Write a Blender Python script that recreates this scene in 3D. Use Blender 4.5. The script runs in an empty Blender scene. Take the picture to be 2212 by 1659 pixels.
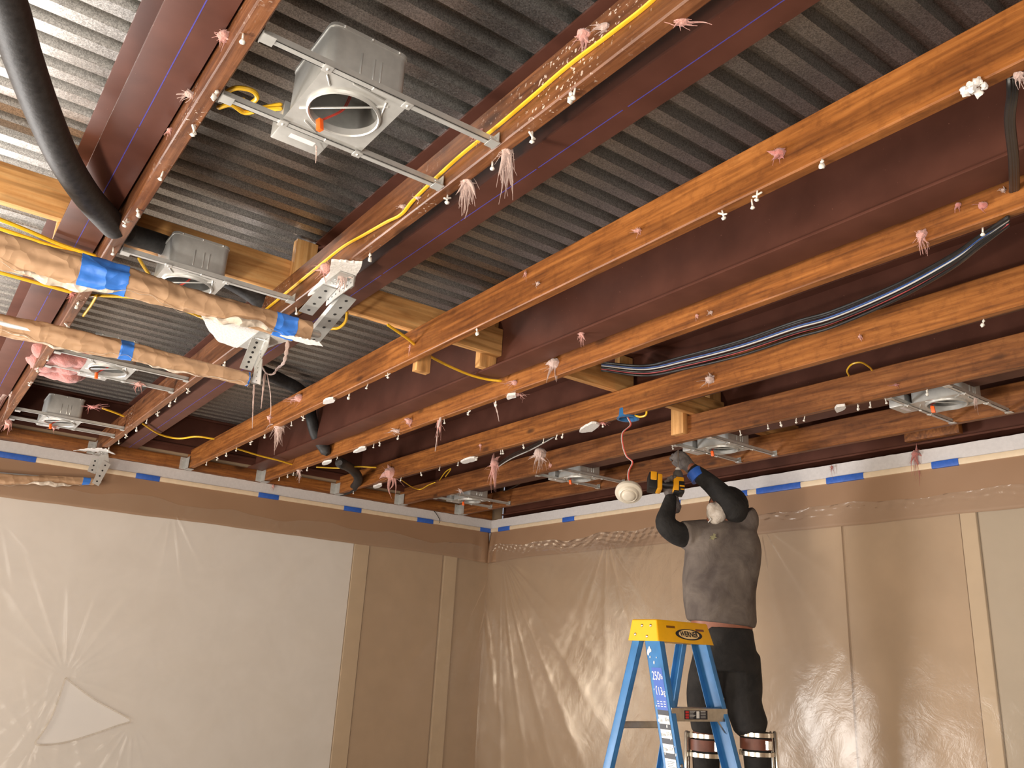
import bpy, bmesh, math, random
import numpy as np
from mathutils import Vector, Matrix

# ------------------------------------------------------------------ camera, light, exposure
SC = bpy.context.scene
COL = SC.collection
CH = 1.6                      # camera height
PITCH, ROLL, HEAD, FPX = 0.314030818, 0.0564628244, -0.613728025, 1819.3
_F = Vector((math.cos(PITCH)*math.cos(HEAD), math.cos(PITCH)*math.sin(HEAD), math.sin(PITCH)))
_r = Vector((math.sin(HEAD), -math.cos(HEAD), 0)); _u = _r.cross(_F)
_R = _r*math.cos(ROLL)+_u*math.sin(ROLL); _U = _R.cross(_F)
cam = bpy.data.cameras.new('camera'); camo = bpy.data.objects.new('camera', cam); COL.objects.link(camo)
M = Matrix.Identity(4)
for i in range(3):
    M[i][0], M[i][1], M[i][2] = _R[i], _U[i], -_F[i]
M[2][3] = CH
camo.matrix_world = M
cam.sensor_fit = 'HORIZONTAL'; cam.sensor_width = 36.0; cam.lens = 36.0*FPX/2212
cam.clip_start = 0.02; cam.clip_end = 100
SC.camera = camo

world = bpy.data.worlds.new('world'); SC.world = world; world.use_nodes = True
world.node_tree.nodes['Background'].inputs[0].default_value = (0.8, 0.85, 1, 1)
world.node_tree.nodes['Background'].inputs[1].default_value = 0.3

def area(name, loc, look, sx, sy, power, col, spread=180):
    l = bpy.data.lights.new(name, 'AREA'); l.shape = 'RECTANGLE'; l.size = sx; l.size_y = sy
    l.energy = power; l.color = col; l.spread = math.radians(spread)
    o = bpy.data.objects.new(name, l); COL.objects.link(o)
    o.location = loc
    d = Vector(look)-Vector(loc)
    o.rotation_euler = d.to_track_quat('-Z', 'Y').to_euler()
    return o
# fill lights added out of view, set in invented windows and an invented lamp
area('added_fill_back', (-2.42, 1.5, 1.35), (4, -1.0, 0.9), 2.6, 1.9, 120, (1.0, 0.92, 0.82))
area('added_fill_far', (6.38, 1.35, 0.74), (2, 0.4, 1.7), 1.9, 0.9, 210, (1.0, 0.97, 0.94))
area('added_fill_side', (1.8, 3.1, 1.25), (2.6, -2, 0.9), 2.6, 1.5, 112, (1.0, 0.87, 0.70))
area('added_fill_lamp', (1.9, 0.95, 0.76), (2.3, 0.1, 3.1), 0.32, 0.2, 40, (1.0, 0.92, 0.80))
SC.view_settings.view_transform = 'Standard'
SC.view_settings.look = 'None'
SC.view_settings.exposure = 0.58
SC.view_settings.gamma = 1.0
SC.view_settings.use_curve_mapping = False
try:
    SC.cycles.use_denoising = True
    SC.cycles.max_bounces = 7
    SC.cycles.transparent_max_bounces = 12
    SC.cycles.sample_clamp_indirect = 6
    SC.cycles.caustics_reflective = False; SC.cycles.caustics_refractive = False
except Exception:
    pass

# ------------------------------------------------------------------ photograph pixel -> place on a known plane
CP = Vector((0, 0, CH))
def ray(px, py): return _R*((px-1106)/FPX) - _U*((py-829.5)/FPX) + _F
def atz(px, py, z): d = ray(px, py); return CP + d*((z-CH)/d.z)
def atx(px, py, x): d = ray(px, py); return CP + d*(x/d.x)
def aty(px, py, y): d = ray(px, py); return CP + d*(y/d.y)
_Fh = Vector((math.cos(HEAD), math.sin(HEAD), 0)); _Rh = Vector((math.sin(HEAD), -math.cos(HEAD), 0))
def atd(px, py, D): d = ray(px, py); return CP + d*(D/d.dot(_Fh))

# ------------------------------------------------------------------ materials
def srgb(r, g, b):
    f = lambda c: (c/255/12.92) if c/255 <= 0.04045 else ((c/255+0.055)/1.055)**2.4
    return (f(r), f(g), f(b), 1)
class N:
    def __init__(s, name):
        s.m = bpy.data.materials.new(name); s.m.use_nodes = True; s.t = s.m.node_tree
        s.b = s.t.nodes['Principled BSDF']; s.out = s.t.nodes['Material Output']
    def n(s, typ, **kw):
        x = s.t.nodes.new(typ)
        for k, v in kw.items(): setattr(x, k, v)
        return x
    def l(s, a, b): s.t.links.new(a, b)
    def coord(s, scale=(1, 1, 1), kind='Object', rot=(0, 0, 0)):
        c = s.n('ShaderNodeTexCoord'); m = s.n('ShaderNodeMapping')
        m.inputs['Scale'].default_value = scale; m.inputs['Rotation'].default_value = rot
        s.l(c.outputs[kind], m.inputs[0]); return m.outputs[0]
    def noise(s, vec, scale, detail=4, rough=0.55, dist=0.0):
        x = s.n('ShaderNodeTexNoise'); x.inputs['Scale'].default_value = scale; x.inputs['Detail'].default_value = detail
        x.inputs['Roughness'].default_value = rough; x.inputs['Distortion'].default_value = dist
        s.l(vec, x.inputs['Vector']); return x.outputs['Fac']
    def ramp(s, fac, stops):
        x = s.n('ShaderNodeValToRGB'); e = x.color_ramp.elements
        while len(e) < len(stops): e.new(0.5)
        for i, (p, c) in enumerate(stops): e[i].position = p; e[i].color = c
        s.l(fac, x.inputs[0]); return x.outputs[0]
    def mix(s, fac, a, b, bt='MIX'):
        x = s.n('ShaderNodeMix', data_type='RGBA', blend_type=bt)
        if hasattr(fac, 'default_value'): s.l(fac, x.inputs[0])
        else: x.inputs[0].default_value = fac
        for i, v in ((6, a), (7, b)):
            if hasattr(v, 'default_value'): s.l(v, x.inputs[i])
            else: x.inputs[i].default_value = v
        return x.outputs[2]
    def bump(s, h, strength=0.3, dist=0.01):
        x = s.n('ShaderNodeBump'); x.inputs['Strength'].default_value = strength; x.inputs['Distance'].default_value = dist
        s.l(h, x.inputs['Height']); s.l(x.outputs[0], s.b.inputs['Normal'])
    def set(s, col=None, rough=0.6, metal=0.0, spec=None):
        if col is not None:
            if hasattr(col, 'default_value'): s.l(col, s.b.inputs['Base Color'])
            else: s.b.inputs['Base Color'].default_value = col
        if hasattr(rough, 'default_value'): s.l(rough, s.b.inputs['Roughness'])
        else: s.b.inputs['Roughness'].default_value = rough
        s.b.inputs['Metallic'].default_value = metal
        if spec is not None: s.b.inputs['Specular IOR Level'].default_value = spec
        return s
def plain(name, col, rough=0.6, metal=0.0, var=0.12, scale=30, bump=0.1, spec=None):
    m = N(name); v = m.coord(); f = m.noise(v, scale, 5)
    lo = tuple(c*(1-var) for c in col[:3])+(1,); hi = tuple(min(1, c*(1+var)) for c in col[:3])+(1,)
    m.set(m.ramp(f, [(0.3, lo), (0.7, hi)]), rough, metal, spec)
    if bump: m.bump(f, bump, 0.003)
    return m.m
def wood(name, axis, dark, mid, light, rough=0.55, specks=0.0, seed=0.0):
    m = N(name)
    sc = [15, 15, 15]; sc[axis] = 0.9
    c = m.n('ShaderNodeTexCoord'); mp = m.n('ShaderNodeMapping'); mp.inputs['Scale'].default_value = sc
    oi = m.n('ShaderNodeObjectInfo'); ad = m.n('ShaderNodeVectorMath', operation='ADD'); mu = m.n('ShaderNodeVectorMath', operation='SCALE')
    comb = m.n('ShaderNodeCombineXYZ')
    for k in range(3): m.l(oi.outputs['Random'], comb.inputs[k])
    m.l(comb.outputs[0], mu.inputs[0]); mu.inputs['Scale'].default_value = 37.0+seed
    m.l(c.outputs['Object'], ad.inputs[0]); m.l(mu.outputs[0], ad.inputs[1]); m.l(ad.outputs[0], mp.inputs[0])
    v = mp.outputs[0]
    big = m.noise(v, 0.55, 3, 0.5, 0.6)
    # rings: fine contour lines of a slow field
    mm = m.n('ShaderNodeMath', operation='MULTIPLY'); mm.inputs[1].default_value = 22.0; m.l(big, mm.inputs[0])
    si = m.n('ShaderNodeMath', operation='SINE'); m.l(mm.outputs[0], si.inputs[0])
    mr = m.n('ShaderNodeMapRange'); mr.inputs[1].default_value = -1; m.l(si.outputs[0], mr.inputs[0])
    fine = m.noise(v, 5.0, 5, 0.6)
    base = m.ramp(fine, [(0.25, dark), (0.5, mid), (0.78, light)])
    ring = m.ramp(mr.outputs[0], [(0.0, (0.42, 0.36, 0.30, 1)), (0.4, (1, 1, 1, 1)), (1.0, (1, 1, 1, 1))])
    col = m.mix(0.6, base, ring, 'MULTIPLY')
    # knots
    kv = m.n('ShaderNodeTexVoronoi'); kv.inputs['Scale'].default_value = 1.0
    mp2 = m.n('ShaderNodeMapping'); s2 = [7, 7, 7]; s2[axis] = 2.6; mp2.inputs['Scale'].default_value = s2
    m.l(ad.outputs[0], mp2.inputs[0]); m.l(mp2.outputs[0], kv.inputs['Vector'])
    kn = m.ramp(kv.outputs['Distance'], [(0.0, (1, 1, 1, 1)), (0.07, (0.7, 0.7, 0.7, 1)), (0.13, (0, 0, 0, 1))])
    col = m.mix(kn, col, tuple(x*0.45 for x in dark[:3])+(1,))
    # blotches
    bl = m.noise(m.coord((1, 1, 1)), 2.3, 3)
    kk_ = 0.3 if name.startswith('new') else 1.0
    col = m.mix(0.5*kk_, col, m.ramp(bl, [(0.35, (0.55, 0.46, 0.40, 1)), (0.62, (1, 1, 1, 1))]), 'MULTIPLY')
    gr = m.noise(m.coord((3, 3, 3)), 9.0, 6, 0.7)
    col = m.mix(0.35*kk_, col, m.ramp(gr, [(0.38, (0.45, 0.38, 0.33, 1)), (0.50, (1, 1, 1, 1))]), 'MULTIPLY')
    if specks:
        sp = m.noise(m.coord((1, 1, 1)), 90, 2); sp2 = m.noise(m.coord((1, 1, 1)), 2.0, 2)
        a = m.ramp(sp, [(0.68-specks*0.1, (0, 0, 0, 1)), (0.71-specks*0.1, (1, 1, 1, 1))])
        b = m.ramp(sp2, [(0.5, (0, 0, 0, 1)), (0.62, (1, 1, 1, 1))])
        mk = m.mix(1.0, a, b, 'MULTIPLY')
        col = m.mix(mk, col, (0.62, 0.5, 0.42, 1))
    m.set(col, rough); m.bump(fine, 0.35, 0.002)
    return m.m
OR_D, OR_M, OR_L = (0.16, 0.052, 0.012, 1), (0.34, 0.118, 0.024, 1), (0.50, 0.20, 0.050, 1)
BR_D, BR_M, BR_L = (0.095, 0.034, 0.014, 1), (0.20, 0.074, 0.027, 1), (0.34, 0.145, 0.06, 1)
NW_D, NW_M, NW_L = (0.60, 0.27, 0.08, 1), (0.80, 0.42, 0.15, 1), (0.88, 0.54, 0.23, 1)
W_OR = wood('joist_wood_orange', 0, OR_D, OR_M, OR_L, 0.5, 0.0)
W_BR = wood('joist_wood_brown', 0, BR_D, BR_M, BR_L, 0.4, 0.5)  # browner boards, their tone also holding the cooler light that falls there
W_MX = wood('joist_wood_mixed', 0, tuple((a+b)/2 for a, b in zip(OR_D, BR_D)), tuple((a+b)/2 for a, b in zip(OR_M, BR_M)), tuple((a+b)/2 for a, b in zip(OR_L, BR_L)), 0.5, 0.0)
W_NY = wood('new_wood_across', 1, NW_D, NW_M, NW_L, 0.5)
W_NZ = wood('new_wood_upright', 2, NW_D, NW_M, NW_L, 0.5)
W_OY = wood('ledger_wood', 1, OR_D, OR_M, OR_L, 0.5)

def steel_red():
    m = N('red_oxide_primer'); v = m.coord()
    f = m.noise(v, 6, 4); g = m.noise(v, 130, 2)
    c = m.ramp(f, [(0.3, (0.080, 0.027, 0.017, 1)), (0.7, (0.120, 0.043, 0.028, 1))])
    sp = m.ramp(g, [(0.75, (0, 0, 0, 1)), (0.79, (1, 1, 1, 1))])
    c = m.mix(sp, c, (0.40, 0.20, 0.14, 1))
    m.set(c, 0.5, 0.0, 0.25); m.bump(g, 0.05, 0.001); return m.m
RED = steel_red()
CHALK = plain('blue_chalk', (0.07, 0.055, 0.32, 1), 0.9, 0, 0.2, 200, 0)
def galv(name, base=0.62, rough=0.38, metal=0.9, vs=160, warm=1.0):
    m = N(name); v = m.coord((1, 1, 1))
    vo = m.n('ShaderNodeTexVoronoi'); vo.inputs['Scale'].default_value = vs; m.l(v, vo.inputs['Vector'])
    bw = m.n('ShaderNodeSeparateColor'); m.l(vo.outputs['Color'], bw.inputs[0])
    f = m.noise(v, 3, 3)
    c = m.ramp(bw.outputs[0], [(0.0, (base*0.62, base*0.6, base*0.57, 1)), (1.0, (base*1.25, base*1.22, base*1.17, 1))])
    c = m.mix(0.35, c, m.ramp(f, [(0.3, (0.75, 0.72, 0.68, 1)), (0.7, (1, 1, 1, 1))]), 'MULTIPLY')
    mr = m.n('ShaderNodeMapRange'); mr.inputs[3].default_value = rough-0.05; mr.inputs[4].default_value = rough+0.07
    m.l(bw.outputs[1], mr.inputs[0])
    m.set(c, mr.outputs[0], metal); m.bump(bw.outputs[2], 0.03, 0.0004); return m.m
DECK = galv('galvanized_deck', 0.54, 0.36, 0.95, 330)
GALV = plain('galvanized_sheet', (0.60, 0.60, 0.58, 1), 0.38, 0.5, 0.10, 25, 0.05)
DARK = plain('dark_void', (0.012, 0.010, 0.010, 1), 0.8)
DRYW = plain('drywall_white', (0.68, 0.655, 0.66, 1), 0.9, 0, 0.05, 60, 0.3)
DRYP = plain('drywall_torn_core', (0.80, 0.77, 0.74, 1), 0.95, 0, 0.1, 80, 0.8)
SCREW = plain('plaster_screw', (0.82, 0.80, 0.74, 1), 0.8, 0, 0.1, 200, 0.3)
BATTEN = plain('cream_batten', (0.82, 0.66, 0.47, 1), 0.5, 0, 0.06, 20, 0.05)
TAPE = plain('blue_tape', (0.035, 0.13, 0.55, 1), 0.45, 0, 0.1, 60, 0.25)
def paper(name, a, b, rough=0.6, k=9, bs=0.6):
    m = N(name); v = m.coord(); f = m.noise(v, k, 6, 0.6, 0.6); g = m.noise(v, 2.0, 3)
    m.set(m.mix(g, a, b), rough); m.bump(f, bs, 0.012); return m.m
def crumple(name, a, b, rough, k, bs):
    m = N(name); v = m.coord(); g = m.noise(v, 3.0, 3); w = m.n('ShaderNodeVectorMath', operation='ADD')
    nz = m.n('ShaderNodeTexNoise'); nz.inputs['Scale'].default_value = k*0.6; m.l(v, nz.inputs['Vector'])
    sc = m.n('ShaderNodeVectorMath', operation='SCALE'); sc.inputs['Scale'].default_value = 0.10; m.l(nz.outputs['Color'], sc.inputs[0])
    m.l(v, w.inputs[0]); m.l(sc.outputs[0], w.inputs[1])
    vo = m.n('ShaderNodeTexVoronoi', feature='F1'); vo.inputs['Scale'].default_value = k; m.l(w.outputs[0], vo.inputs['Vector'])
    m.set(m.mix(g, a, b), rough); m.bump(vo.outputs['Distance'], bs, 0.03); return m.m
TAPEB = crumple('blue_tape_bright', (0.045, 0.20, 0.72, 1), (0.06, 0.25, 0.82, 1), 0.38, 14, 0.5)
PAPERW = crumple('brown_paper_wrap', (0.42, 0.25, 0.14, 1), (0.52, 0.33, 0.195, 1), 0.65, 17, 0.3)
PAPER = paper('masking_paper', (0.32, 0.185, 0.105, 1), (0.37, 0.225, 0.135, 1), 0.6, 2.0, 0.15)
FILM = crumple('cloudy_film_wrap', (0.62, 0.52, 0.42, 1), (0.74, 0.64, 0.53, 1), 0.35, 20, 0.5)
YEL = plain('yellow_cable', (0.85, 0.50, 0.025, 1), 0.35, 0, 0.08, 40, 0.05)
BLKC = plain('black_cable', (0.018, 0.017, 0.017, 1), 0.35, 0, 0.2, 40, 0.05)
FOAM = plain('black_foam_insulation', (0.020, 0.018, 0.018, 1), 0.6, 0, 0.5, 60, 0.35)
WHTC = plain('white_cable', (0.6, 0.58, 0.55, 1), 0.4, 0, 0.05, 40, 0)
BLUC = plain('blue_cable', (0.03, 0.09, 0.30, 1), 0.4, 0, 0.05, 40, 0)
PNKC = plain('pink_cable', (0.45, 0.07, 0.08, 1), 0.45, 0, 0.05, 40, 0)
ORNG = plain('orange_connector', (0.95, 0.14, 0.015, 1), 0.4, 0, 0.05, 40, 0)
REDW = plain('red_wire', (0.55, 0.07, 0.05, 1), 0.5, 0, 0.1, 40, 0)
LABELW = plain('white_label', (0.72, 0.66, 0.66, 1), 0.6, 0, 0.05, 40, 0)
BLUBOX = plain('blue_plastic_box', (0.03, 0.14, 0.33, 1), 0.4, 0, 0.1, 40, 0.1)
IVORY = plain('ivory_plastic', (0.68, 0.62, 0.52, 1), 0.4, 0, 0.03, 20, 0.02)
def fluff(name, a, b):
    m = N(name); v = m.coord(); f = m.noise(v, 60, 6, 0.7)
    m.set(m.mix(f, a, b), 0.95); m.b.inputs['Subsurface Weight'].default_value = 0.0
    m.b.inputs['Sheen Weight'].default_value = 0.5
    m.bump(f, 1.0, 0.01); return m.m
PINK = fluff('pink_fibreglass', (0.60, 0.24, 0.20, 1), (0.86, 0.50, 0.44, 1))
PALE = fluff('pale_fibreglass', (0.55, 0.36, 0.31, 1), (0.80, 0.62, 0.56, 1))
ROSE = fluff('rose_fibreglass', (0.50, 0.14, 0.12, 1), (0.70, 0.28, 0.25, 1))
BLUEL = plain('ladder_blue', (0.045, 0.20, 0.47, 1), 0.42, 0, 0.15, 12, 0.1)
YELL = plain('ladder_yellow', (0.95, 0.48, 0.008, 1), 0.4, 0, 0.04, 30, 0.1)
ALU = plain('brushed_aluminium', (0.52, 0.47, 0.40, 1), 0.35, 0.85, 0.15, 30, 0.1)
CHROME = plain('bright_rod', (0.80, 0.77, 0.70, 1), 0.2, 0.9, 0.1, 30, 0.02)
INKB = plain('label_black', (0.012, 0.012, 0.02, 1), 0.5, 0, 0.1, 40, 0)
INKN = plain('label_blue', (0.025, 0.10, 0.48, 1), 0.5, 0, 0.05, 40, 0)
INKR = plain('label_red', (0.55, 0.03, 0.03, 1), 0.5, 0, 0.05, 40, 0)
INKW = plain('label_white', (0.82, 0.81, 0.78, 1), 0.5, 0, 0.03, 40, 0)
LEATH = plain('brown_leather', (0.17, 0.055, 0.032, 1), 0.5, 0, 0.2, 30, 0.3)
SKIN = plain('skin', (0.30, 0.11, 0.065, 1), 0.5, 0, 0.1, 25, 0.1)
def cloth(name, a, b, k=5, rough=0.9, bs=0.5):
    m = N(name); v = m.coord(); f = m.noise(v, k, 5, 0.6, 0.4); g = m.noise(v, 300, 2)
    m.set(m.mix(m.ramp(f, [(0.35, (0, 0, 0, 1)), (0.7, (1, 1, 1, 1))]), a, b), rough); m.bump(f, bs, 0.02); return m.m
SHIRT = cloth('dusty_grey_shirt', (0.095, 0.075, 0.068, 1), (0.20, 0.165, 0.14, 1), 7)
SLEEVE = cloth('black_sleeve', (0.008, 0.007, 0.007, 1), (0.022, 0.020, 0.019, 1), 12)
PANTS = cloth('black_trousers', (0.010, 0.009, 0.009, 1), (0.030, 0.026, 0.024, 1), 9)
GLOVE = cloth('grey_glove', (0.09, 0.075, 0.072, 1), (0.17, 0.15, 0.14, 1), 30)
MASKM = cloth('white_mask', (0.52, 0.45, 0.38, 1), (0.72, 0.66, 0.60, 1), 30)
HAIR = cloth('black_cap_cloth', (0.008, 0.007, 0.007, 1), (0.02, 0.018, 0.018, 1), 30)
DRY = plain('drill_yellow', (0.85, 0.38, 0.015, 1), 0.4, 0, 0.05, 30, 0.05)
DRB = plain('drill_black', (0.015, 0.014, 0.014, 1), 0.45, 0, 0.1, 40, 0.1)
DRG = plain('drill_grey', (0.16, 0.15, 0.14, 1), 0.4, 0.3, 0.1, 40, 0.1)
TANW = plain('tan_wall', (0.46, 0.32, 0.205, 1), 0.75, 0, 0.06, 4, 0.05)
TANL = plain('tan_trim', (0.56, 0.42, 0.28, 1), 0.7, 0, 0.05, 6, 0.05)
WHBD = plain('white_board', (0.82, 0.795, 0.775, 1), 0.55, 0, 0.03, 3, 0.02)
GREYW = plain('greyish_panel', (0.44, 0.36, 0.27, 1), 0.7, 0, 0.04, 4, 0.03)
SEAM = plain('dark_seam', (0.10, 0.075, 0.05, 1), 0.8)
FLOORM = plain('floor_covering', (0.20, 0.17, 0.145, 1), 0.6, 0, 0.15, 3, 0.1)
FRAMEW = plain('window_frame_white', (0.6, 0.58, 0.55, 1), 0.5)
def glass():
    m = N('window_glass'); m.set((0.9, 0.95, 1, 1), 0.02); m.b.inputs['Transmission Weight'].default_value = 1.0; return m.m
GLASS = glass()
def film(name, tint=(0.84, 0.74, 0.60, 1), cloud=0.17, gloss=0.0):
    m = N(name); t = m.t
    tr = m.n('ShaderNodeBsdfTransparent'); tr.inputs[0].default_value = (1, 1, 1, 1)
    df = m.n('ShaderNodeBsdfDiffuse'); df.inputs[0].default_value = tint
    tl = m.n('ShaderNodeBsdfTranslucent'); tl.inputs[0].default_value = tint
    gl = m.n('ShaderNodeBsdfGlossy'); gl.inputs['Roughness'].default_value = 0.16; gl.inputs[0].default_value = (1, 0.97, 0.93, 1)
    v = m.coord(); f = m.noise(v, 3.0, 6, 0.6, 0.5)
    bp = m.n('ShaderNodeBump'); bp.inputs['Strength'].default_value = 0.2; bp.inputs['Distance'].default_value = 0.01
    m.l(m.noise(v, 7.0, 6, 0.65, 1.0), bp.inputs['Height']); m.l(bp.outputs[0], gl.inputs['Normal'])
    m1 = m.n('ShaderNodeMixShader'); m1.inputs[0].default_value = 0.35; m.l(df.outputs[0], m1.inputs[1]); m.l(tl.outputs[0], m1.inputs[2])
    m2 = m.n('ShaderNodeMixShader'); mr = m.n('ShaderNodeMapRange'); mr.inputs[3].default_value = cloud*0.5; mr.inputs[4].default_value = cloud*1.5
    m.l(f, mr.inputs[0]); m.l(mr.outputs[0], m2.inputs[0]); m.l(tr.outputs[0], m2.inputs[1]); m.l(m1.outputs[0], m2.inputs[2])
    fr = m.n('ShaderNodeFresnel'); fr.inputs[0].default_value = 1.38; m.l(bp.outputs[0], fr.inputs['Normal'])
    ad = m.n('ShaderNodeMath', operation='ADD'); ad.inputs[1].default_value = gloss; fm = m.n('ShaderNodeMath', operation='MULTIPLY'); fm.inputs[1].default_value = 0.4; m.l(fr.outputs[0], fm.inputs[0]); m.l(fm.outputs[0], ad.inputs[0])
    m3 = m.n('ShaderNodeMixShader'); m.l(ad.outputs[0], m3.inputs[0]); m.l(m2.outputs[0], m3.inputs[1]); m.l(gl.outputs[0], m3.inputs[2])
    m.l(m3.outputs[0], m.out.inputs[0]); return m.m
PLASTIC = film('clear_plastic_sheet')

# ------------------------------------------------------------------ mesh builder
class MB:
    def __init__(s): s.v = []; s.f = []; s.mi = []; s.k = 0
    def add(s, vs, fs):
        o = len(s.v); s.v += [tuple(v) for v in vs]; s.f += [tuple(i+o for i in f) for f in fs]; s.mi += [s.k]*len(fs); return s
    def mat(s, k): s.k = k; return s
    def box(s, a, b, c=0.0):
        a, b = [min(p, q) for p, q in zip(a, b)], [max(p, q) for p, q in zip(a, b)]
        if c <= 0:
            vs = [(x, y, z) for x in (a[0], b[0]) for y in (a[1], b[1]) for z in (a[2], b[2])]
            return s.add(vs, [(0, 1, 3, 2), (4, 6, 7, 5), (0, 4, 5, 1), (2, 3, 7, 6), (0, 2, 6, 4), (1, 5, 7, 3)])
        bm = bmesh.new(); bmesh.ops.create_cube(bm, size=1)
        for v in bm.verts: v.co = Vector([(a[i]+b[i])/2+v.co[i]*(b[i]-a[i]) for i in range(3)])
        bmesh.ops.bevel(bm, geom=bm.edges[:], offset=c, segments=2, affect='EDGES', profile=0.6)
        bm.verts.index_update(); s.add([v.co for v in bm.verts], [[v.index for v in f.verts] for f in bm.faces]); bm.free(); return s
    def obox(s, o, ax, ay, az, c=0.0):
        """box spanned by vectors ax, ay, az from corner o"""
        t = MB(); t.box((0, 0, 0), (1, 1, 1)) if c <= 0 else None
        if c > 0:
            lx, ly, lz = ax.length, ay.length, az.length; t.box((0, 0, 0), (lx, ly, lz), c)
            t.v = [(x/lx, y/ly, z/lz) for x, y, z in t.v]
        return s.add([o+ax*x+ay*y+az*z for x, y, z in t.v], t.f)
    def tube(s, pts, rad, seg=10, cap=True, sq=1.0, ref=None):
        pts = [Vector(p) for p in pts]; n = len(pts)
        rad = [rad]*n if not hasattr(rad, '__len__') else list(rad)
        T = []
        for i in range(n):
            t = (pts[min(i+1, n-1)]-pts[max(i-1, 0)]); T.append(t.normalized() if t.length > 1e-9 else Vector((0, 0, 1)))
        r = Vector(ref) if ref is not None else (Vector((0, 0, 1)) if abs(T[0].z) < 0.9 else Vector((1, 0, 0)))
        rings = []; vs = []
        ext = []
        if cap:
            ext = [(pts[0]-T[0]*rad[0]*0.75, rad[0]*0.5, T[0])]+[(pts[i], rad[i], T[i]) for i in range(n)]+[(pts[-1]+T[-1]*rad[-1]*0.75, rad[-1]*0.5, T[-1])]
        else: ext = [(pts[i], rad[i], T[i]) for i in range(n)]
        for p, q, t in ext:
            r = (r-t*r.dot(t)); r = r.normalized() if r.length > 1e-6 else t.orthogonal().normalized()
            b = t.cross(r)
            for k in range(seg):
                a = 2*math.pi*k/seg; vs.append(p+r*(q*math.cos(a)*sq)+b*(q*math.sin(a)))
        m = len(ext); fs = []
        for i in range(m-1):
            for k in range(seg):
                fs.append((i*seg+k, i*seg+(k+1) % seg, (i+1)*seg+(k+1) % seg, (i+1)*seg+k))
        fs.append(tuple(range(seg-1, -1, -1))); fs.append(tuple((m-1)*seg+k for k in range(seg)))
        return s.add(vs, fs)
    def rings(s, rs, close=True):
        seg = len(rs[0]); vs = [p for r in rs for p in r]; fs = []
        for i in range(len(rs)-1):
            for k in range(seg): fs.append((i*seg+k, i*seg+(k+1) % seg, (i+1)*seg+(k+1) % seg, (i+1)*seg+k))
        if close: fs.append(tuple(range(seg-1, -1, -1))); fs.append(tuple((len(rs)-1)*seg+k for k in range(seg)))
        return s.add(vs, fs)
    def cyl(s, a, b, r, seg=20, r2=None):
        return s.tube([a, b], [r, r if r2 is None else r2], seg, cap=False)
    def ball(s, c, r, sx=1, sy=1, sz=1, seg=14, amp=0, rnd=None):
        vs = []; n = seg//2
        for i in range(n+1):
            for k in range(seg):
                th = math.pi*i/n; ph = 2*math.pi*k/seg
                q = r*(1+(rnd.uniform(-amp, amp) if rnd and 0 < i < n else 0))
                vs.append((c[0]+q*sx*math.sin(th)*math.cos(ph), c[1]+q*sy*math.sin(th)*math.sin(ph), c[2]+q*sz*math.cos(th)))
        fs = [(i*seg+k, (i+1)*seg+k, (i+1)*seg+(k+1) % seg, i*seg+(k+1) % seg) for i in range(n) for k in range(seg)]
        return s.add(vs, fs)
    def poly(s, pts, thick):
        """prism from a flat outline; thick = offset vector"""
        n = len(pts); t = Vector(thick); vs = [Vector(p) for p in pts]+[Vector(p)+t for p in pts]
        return s.add(vs, [tuple(range(n-1, -1, -1)), tuple(range(n, 2*n))]+[(i, (i+1) % n, n+(i+1) % n, n+i) for i in range(n)])
    def build(s, name, mats, parent=None, smooth=True, origin=None, mods=None):
        me = bpy.data.meshes.new(name)
        o3 = Vector(origin) if origin is not None else Vector((0, 0, 0))
        par_o = Vector((0, 0, 0))
        if parent is not None: par_o = parent.matrix_world.translation.copy() if parent.parent is None else par_world(parent)
        if origin is None and parent is None:
            vv = np.array(s.v); lo, hi = vv.min(0), vv.max(0); o3 = Vector(((lo[0]+hi[0])/2, (lo[1]+hi[1])/2, lo[2]))
        elif origin is None: o3 = par_o
        me.from_pydata([tuple(Vector(v)-o3) for v in s.v], [], s.f)
        mats = mats if isinstance(mats, (list, tuple)) else [mats]
        for m in mats: me.materials.append(m)
        if len(mats) > 1: me.polygons.foreach_set('material_index', s.mi)
        bm = bmesh.new(); bm.from_mesh(me); bmesh.ops.recalc_face_normals(bm, faces=bm.faces); bm.to_mesh(me); bm.free()
        if smooth:
            me.polygons.foreach_set('use_smooth', [True]*len(me.polygons))
            try: me.set_sharp_from_angle(angle=math.radians(smooth if smooth is not True else 38))
            except Exception: pass
        o = bpy.data.objects.new(name, me); COL.objects.link(o)
        if parent is not None: o.parent = parent; o.location = o3-par_o
        else: o.location = o3
        o['_w'] = list(o3)
        for f in (mods or []): f(o)
        return o
def par_world(o): return Vector(o['_w'])
def tag(o, label=None, cat=None, group=None, kind=None):
    if label: o['label'] = label
    if cat: o['category'] = cat
    if group: o['group'] = group
    if kind: o['kind'] = kind
    return o
def thing(name, loc, label, cat, group=None):
    o = bpy.data.objects.new(name, None); COL.objects.link(o); o.location = loc; o.empty_display_size = 0.05
    o.matrix_world = Matrix.Translation(Vector(loc)); o['_w'] = list(loc); return tag(o, label, cat, group)
def copy_tree(src, loc, label):
    r = src.copy(); COL.objects.link(r); r.location = loc; r['label'] = label; r['_w'] = list(loc)
    for ch in list(src.children):
        c = ch.copy(); COL.objects.link(c); c.parent = r
        for g in list(ch.children):
            d = g.copy(); COL.objects.link(d); d.parent = c
    return r
def struct(name, mb, mat, smooth=False, **k):
    o = mb.build(name, mat, smooth=smooth, **k); o['kind'] = 'structure'; return o
def remesh(vs, it=6):
    def f(o):
        m = o.modifiers.new('remesh', 'REMESH'); m.mode = 'VOXEL'; m.voxel_size = vs; m.use_smooth_shade = True
        s = o.modifiers.new('smooth', 'SMOOTH'); s.iterations = it; s.factor = 0.5
    return f
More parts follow.
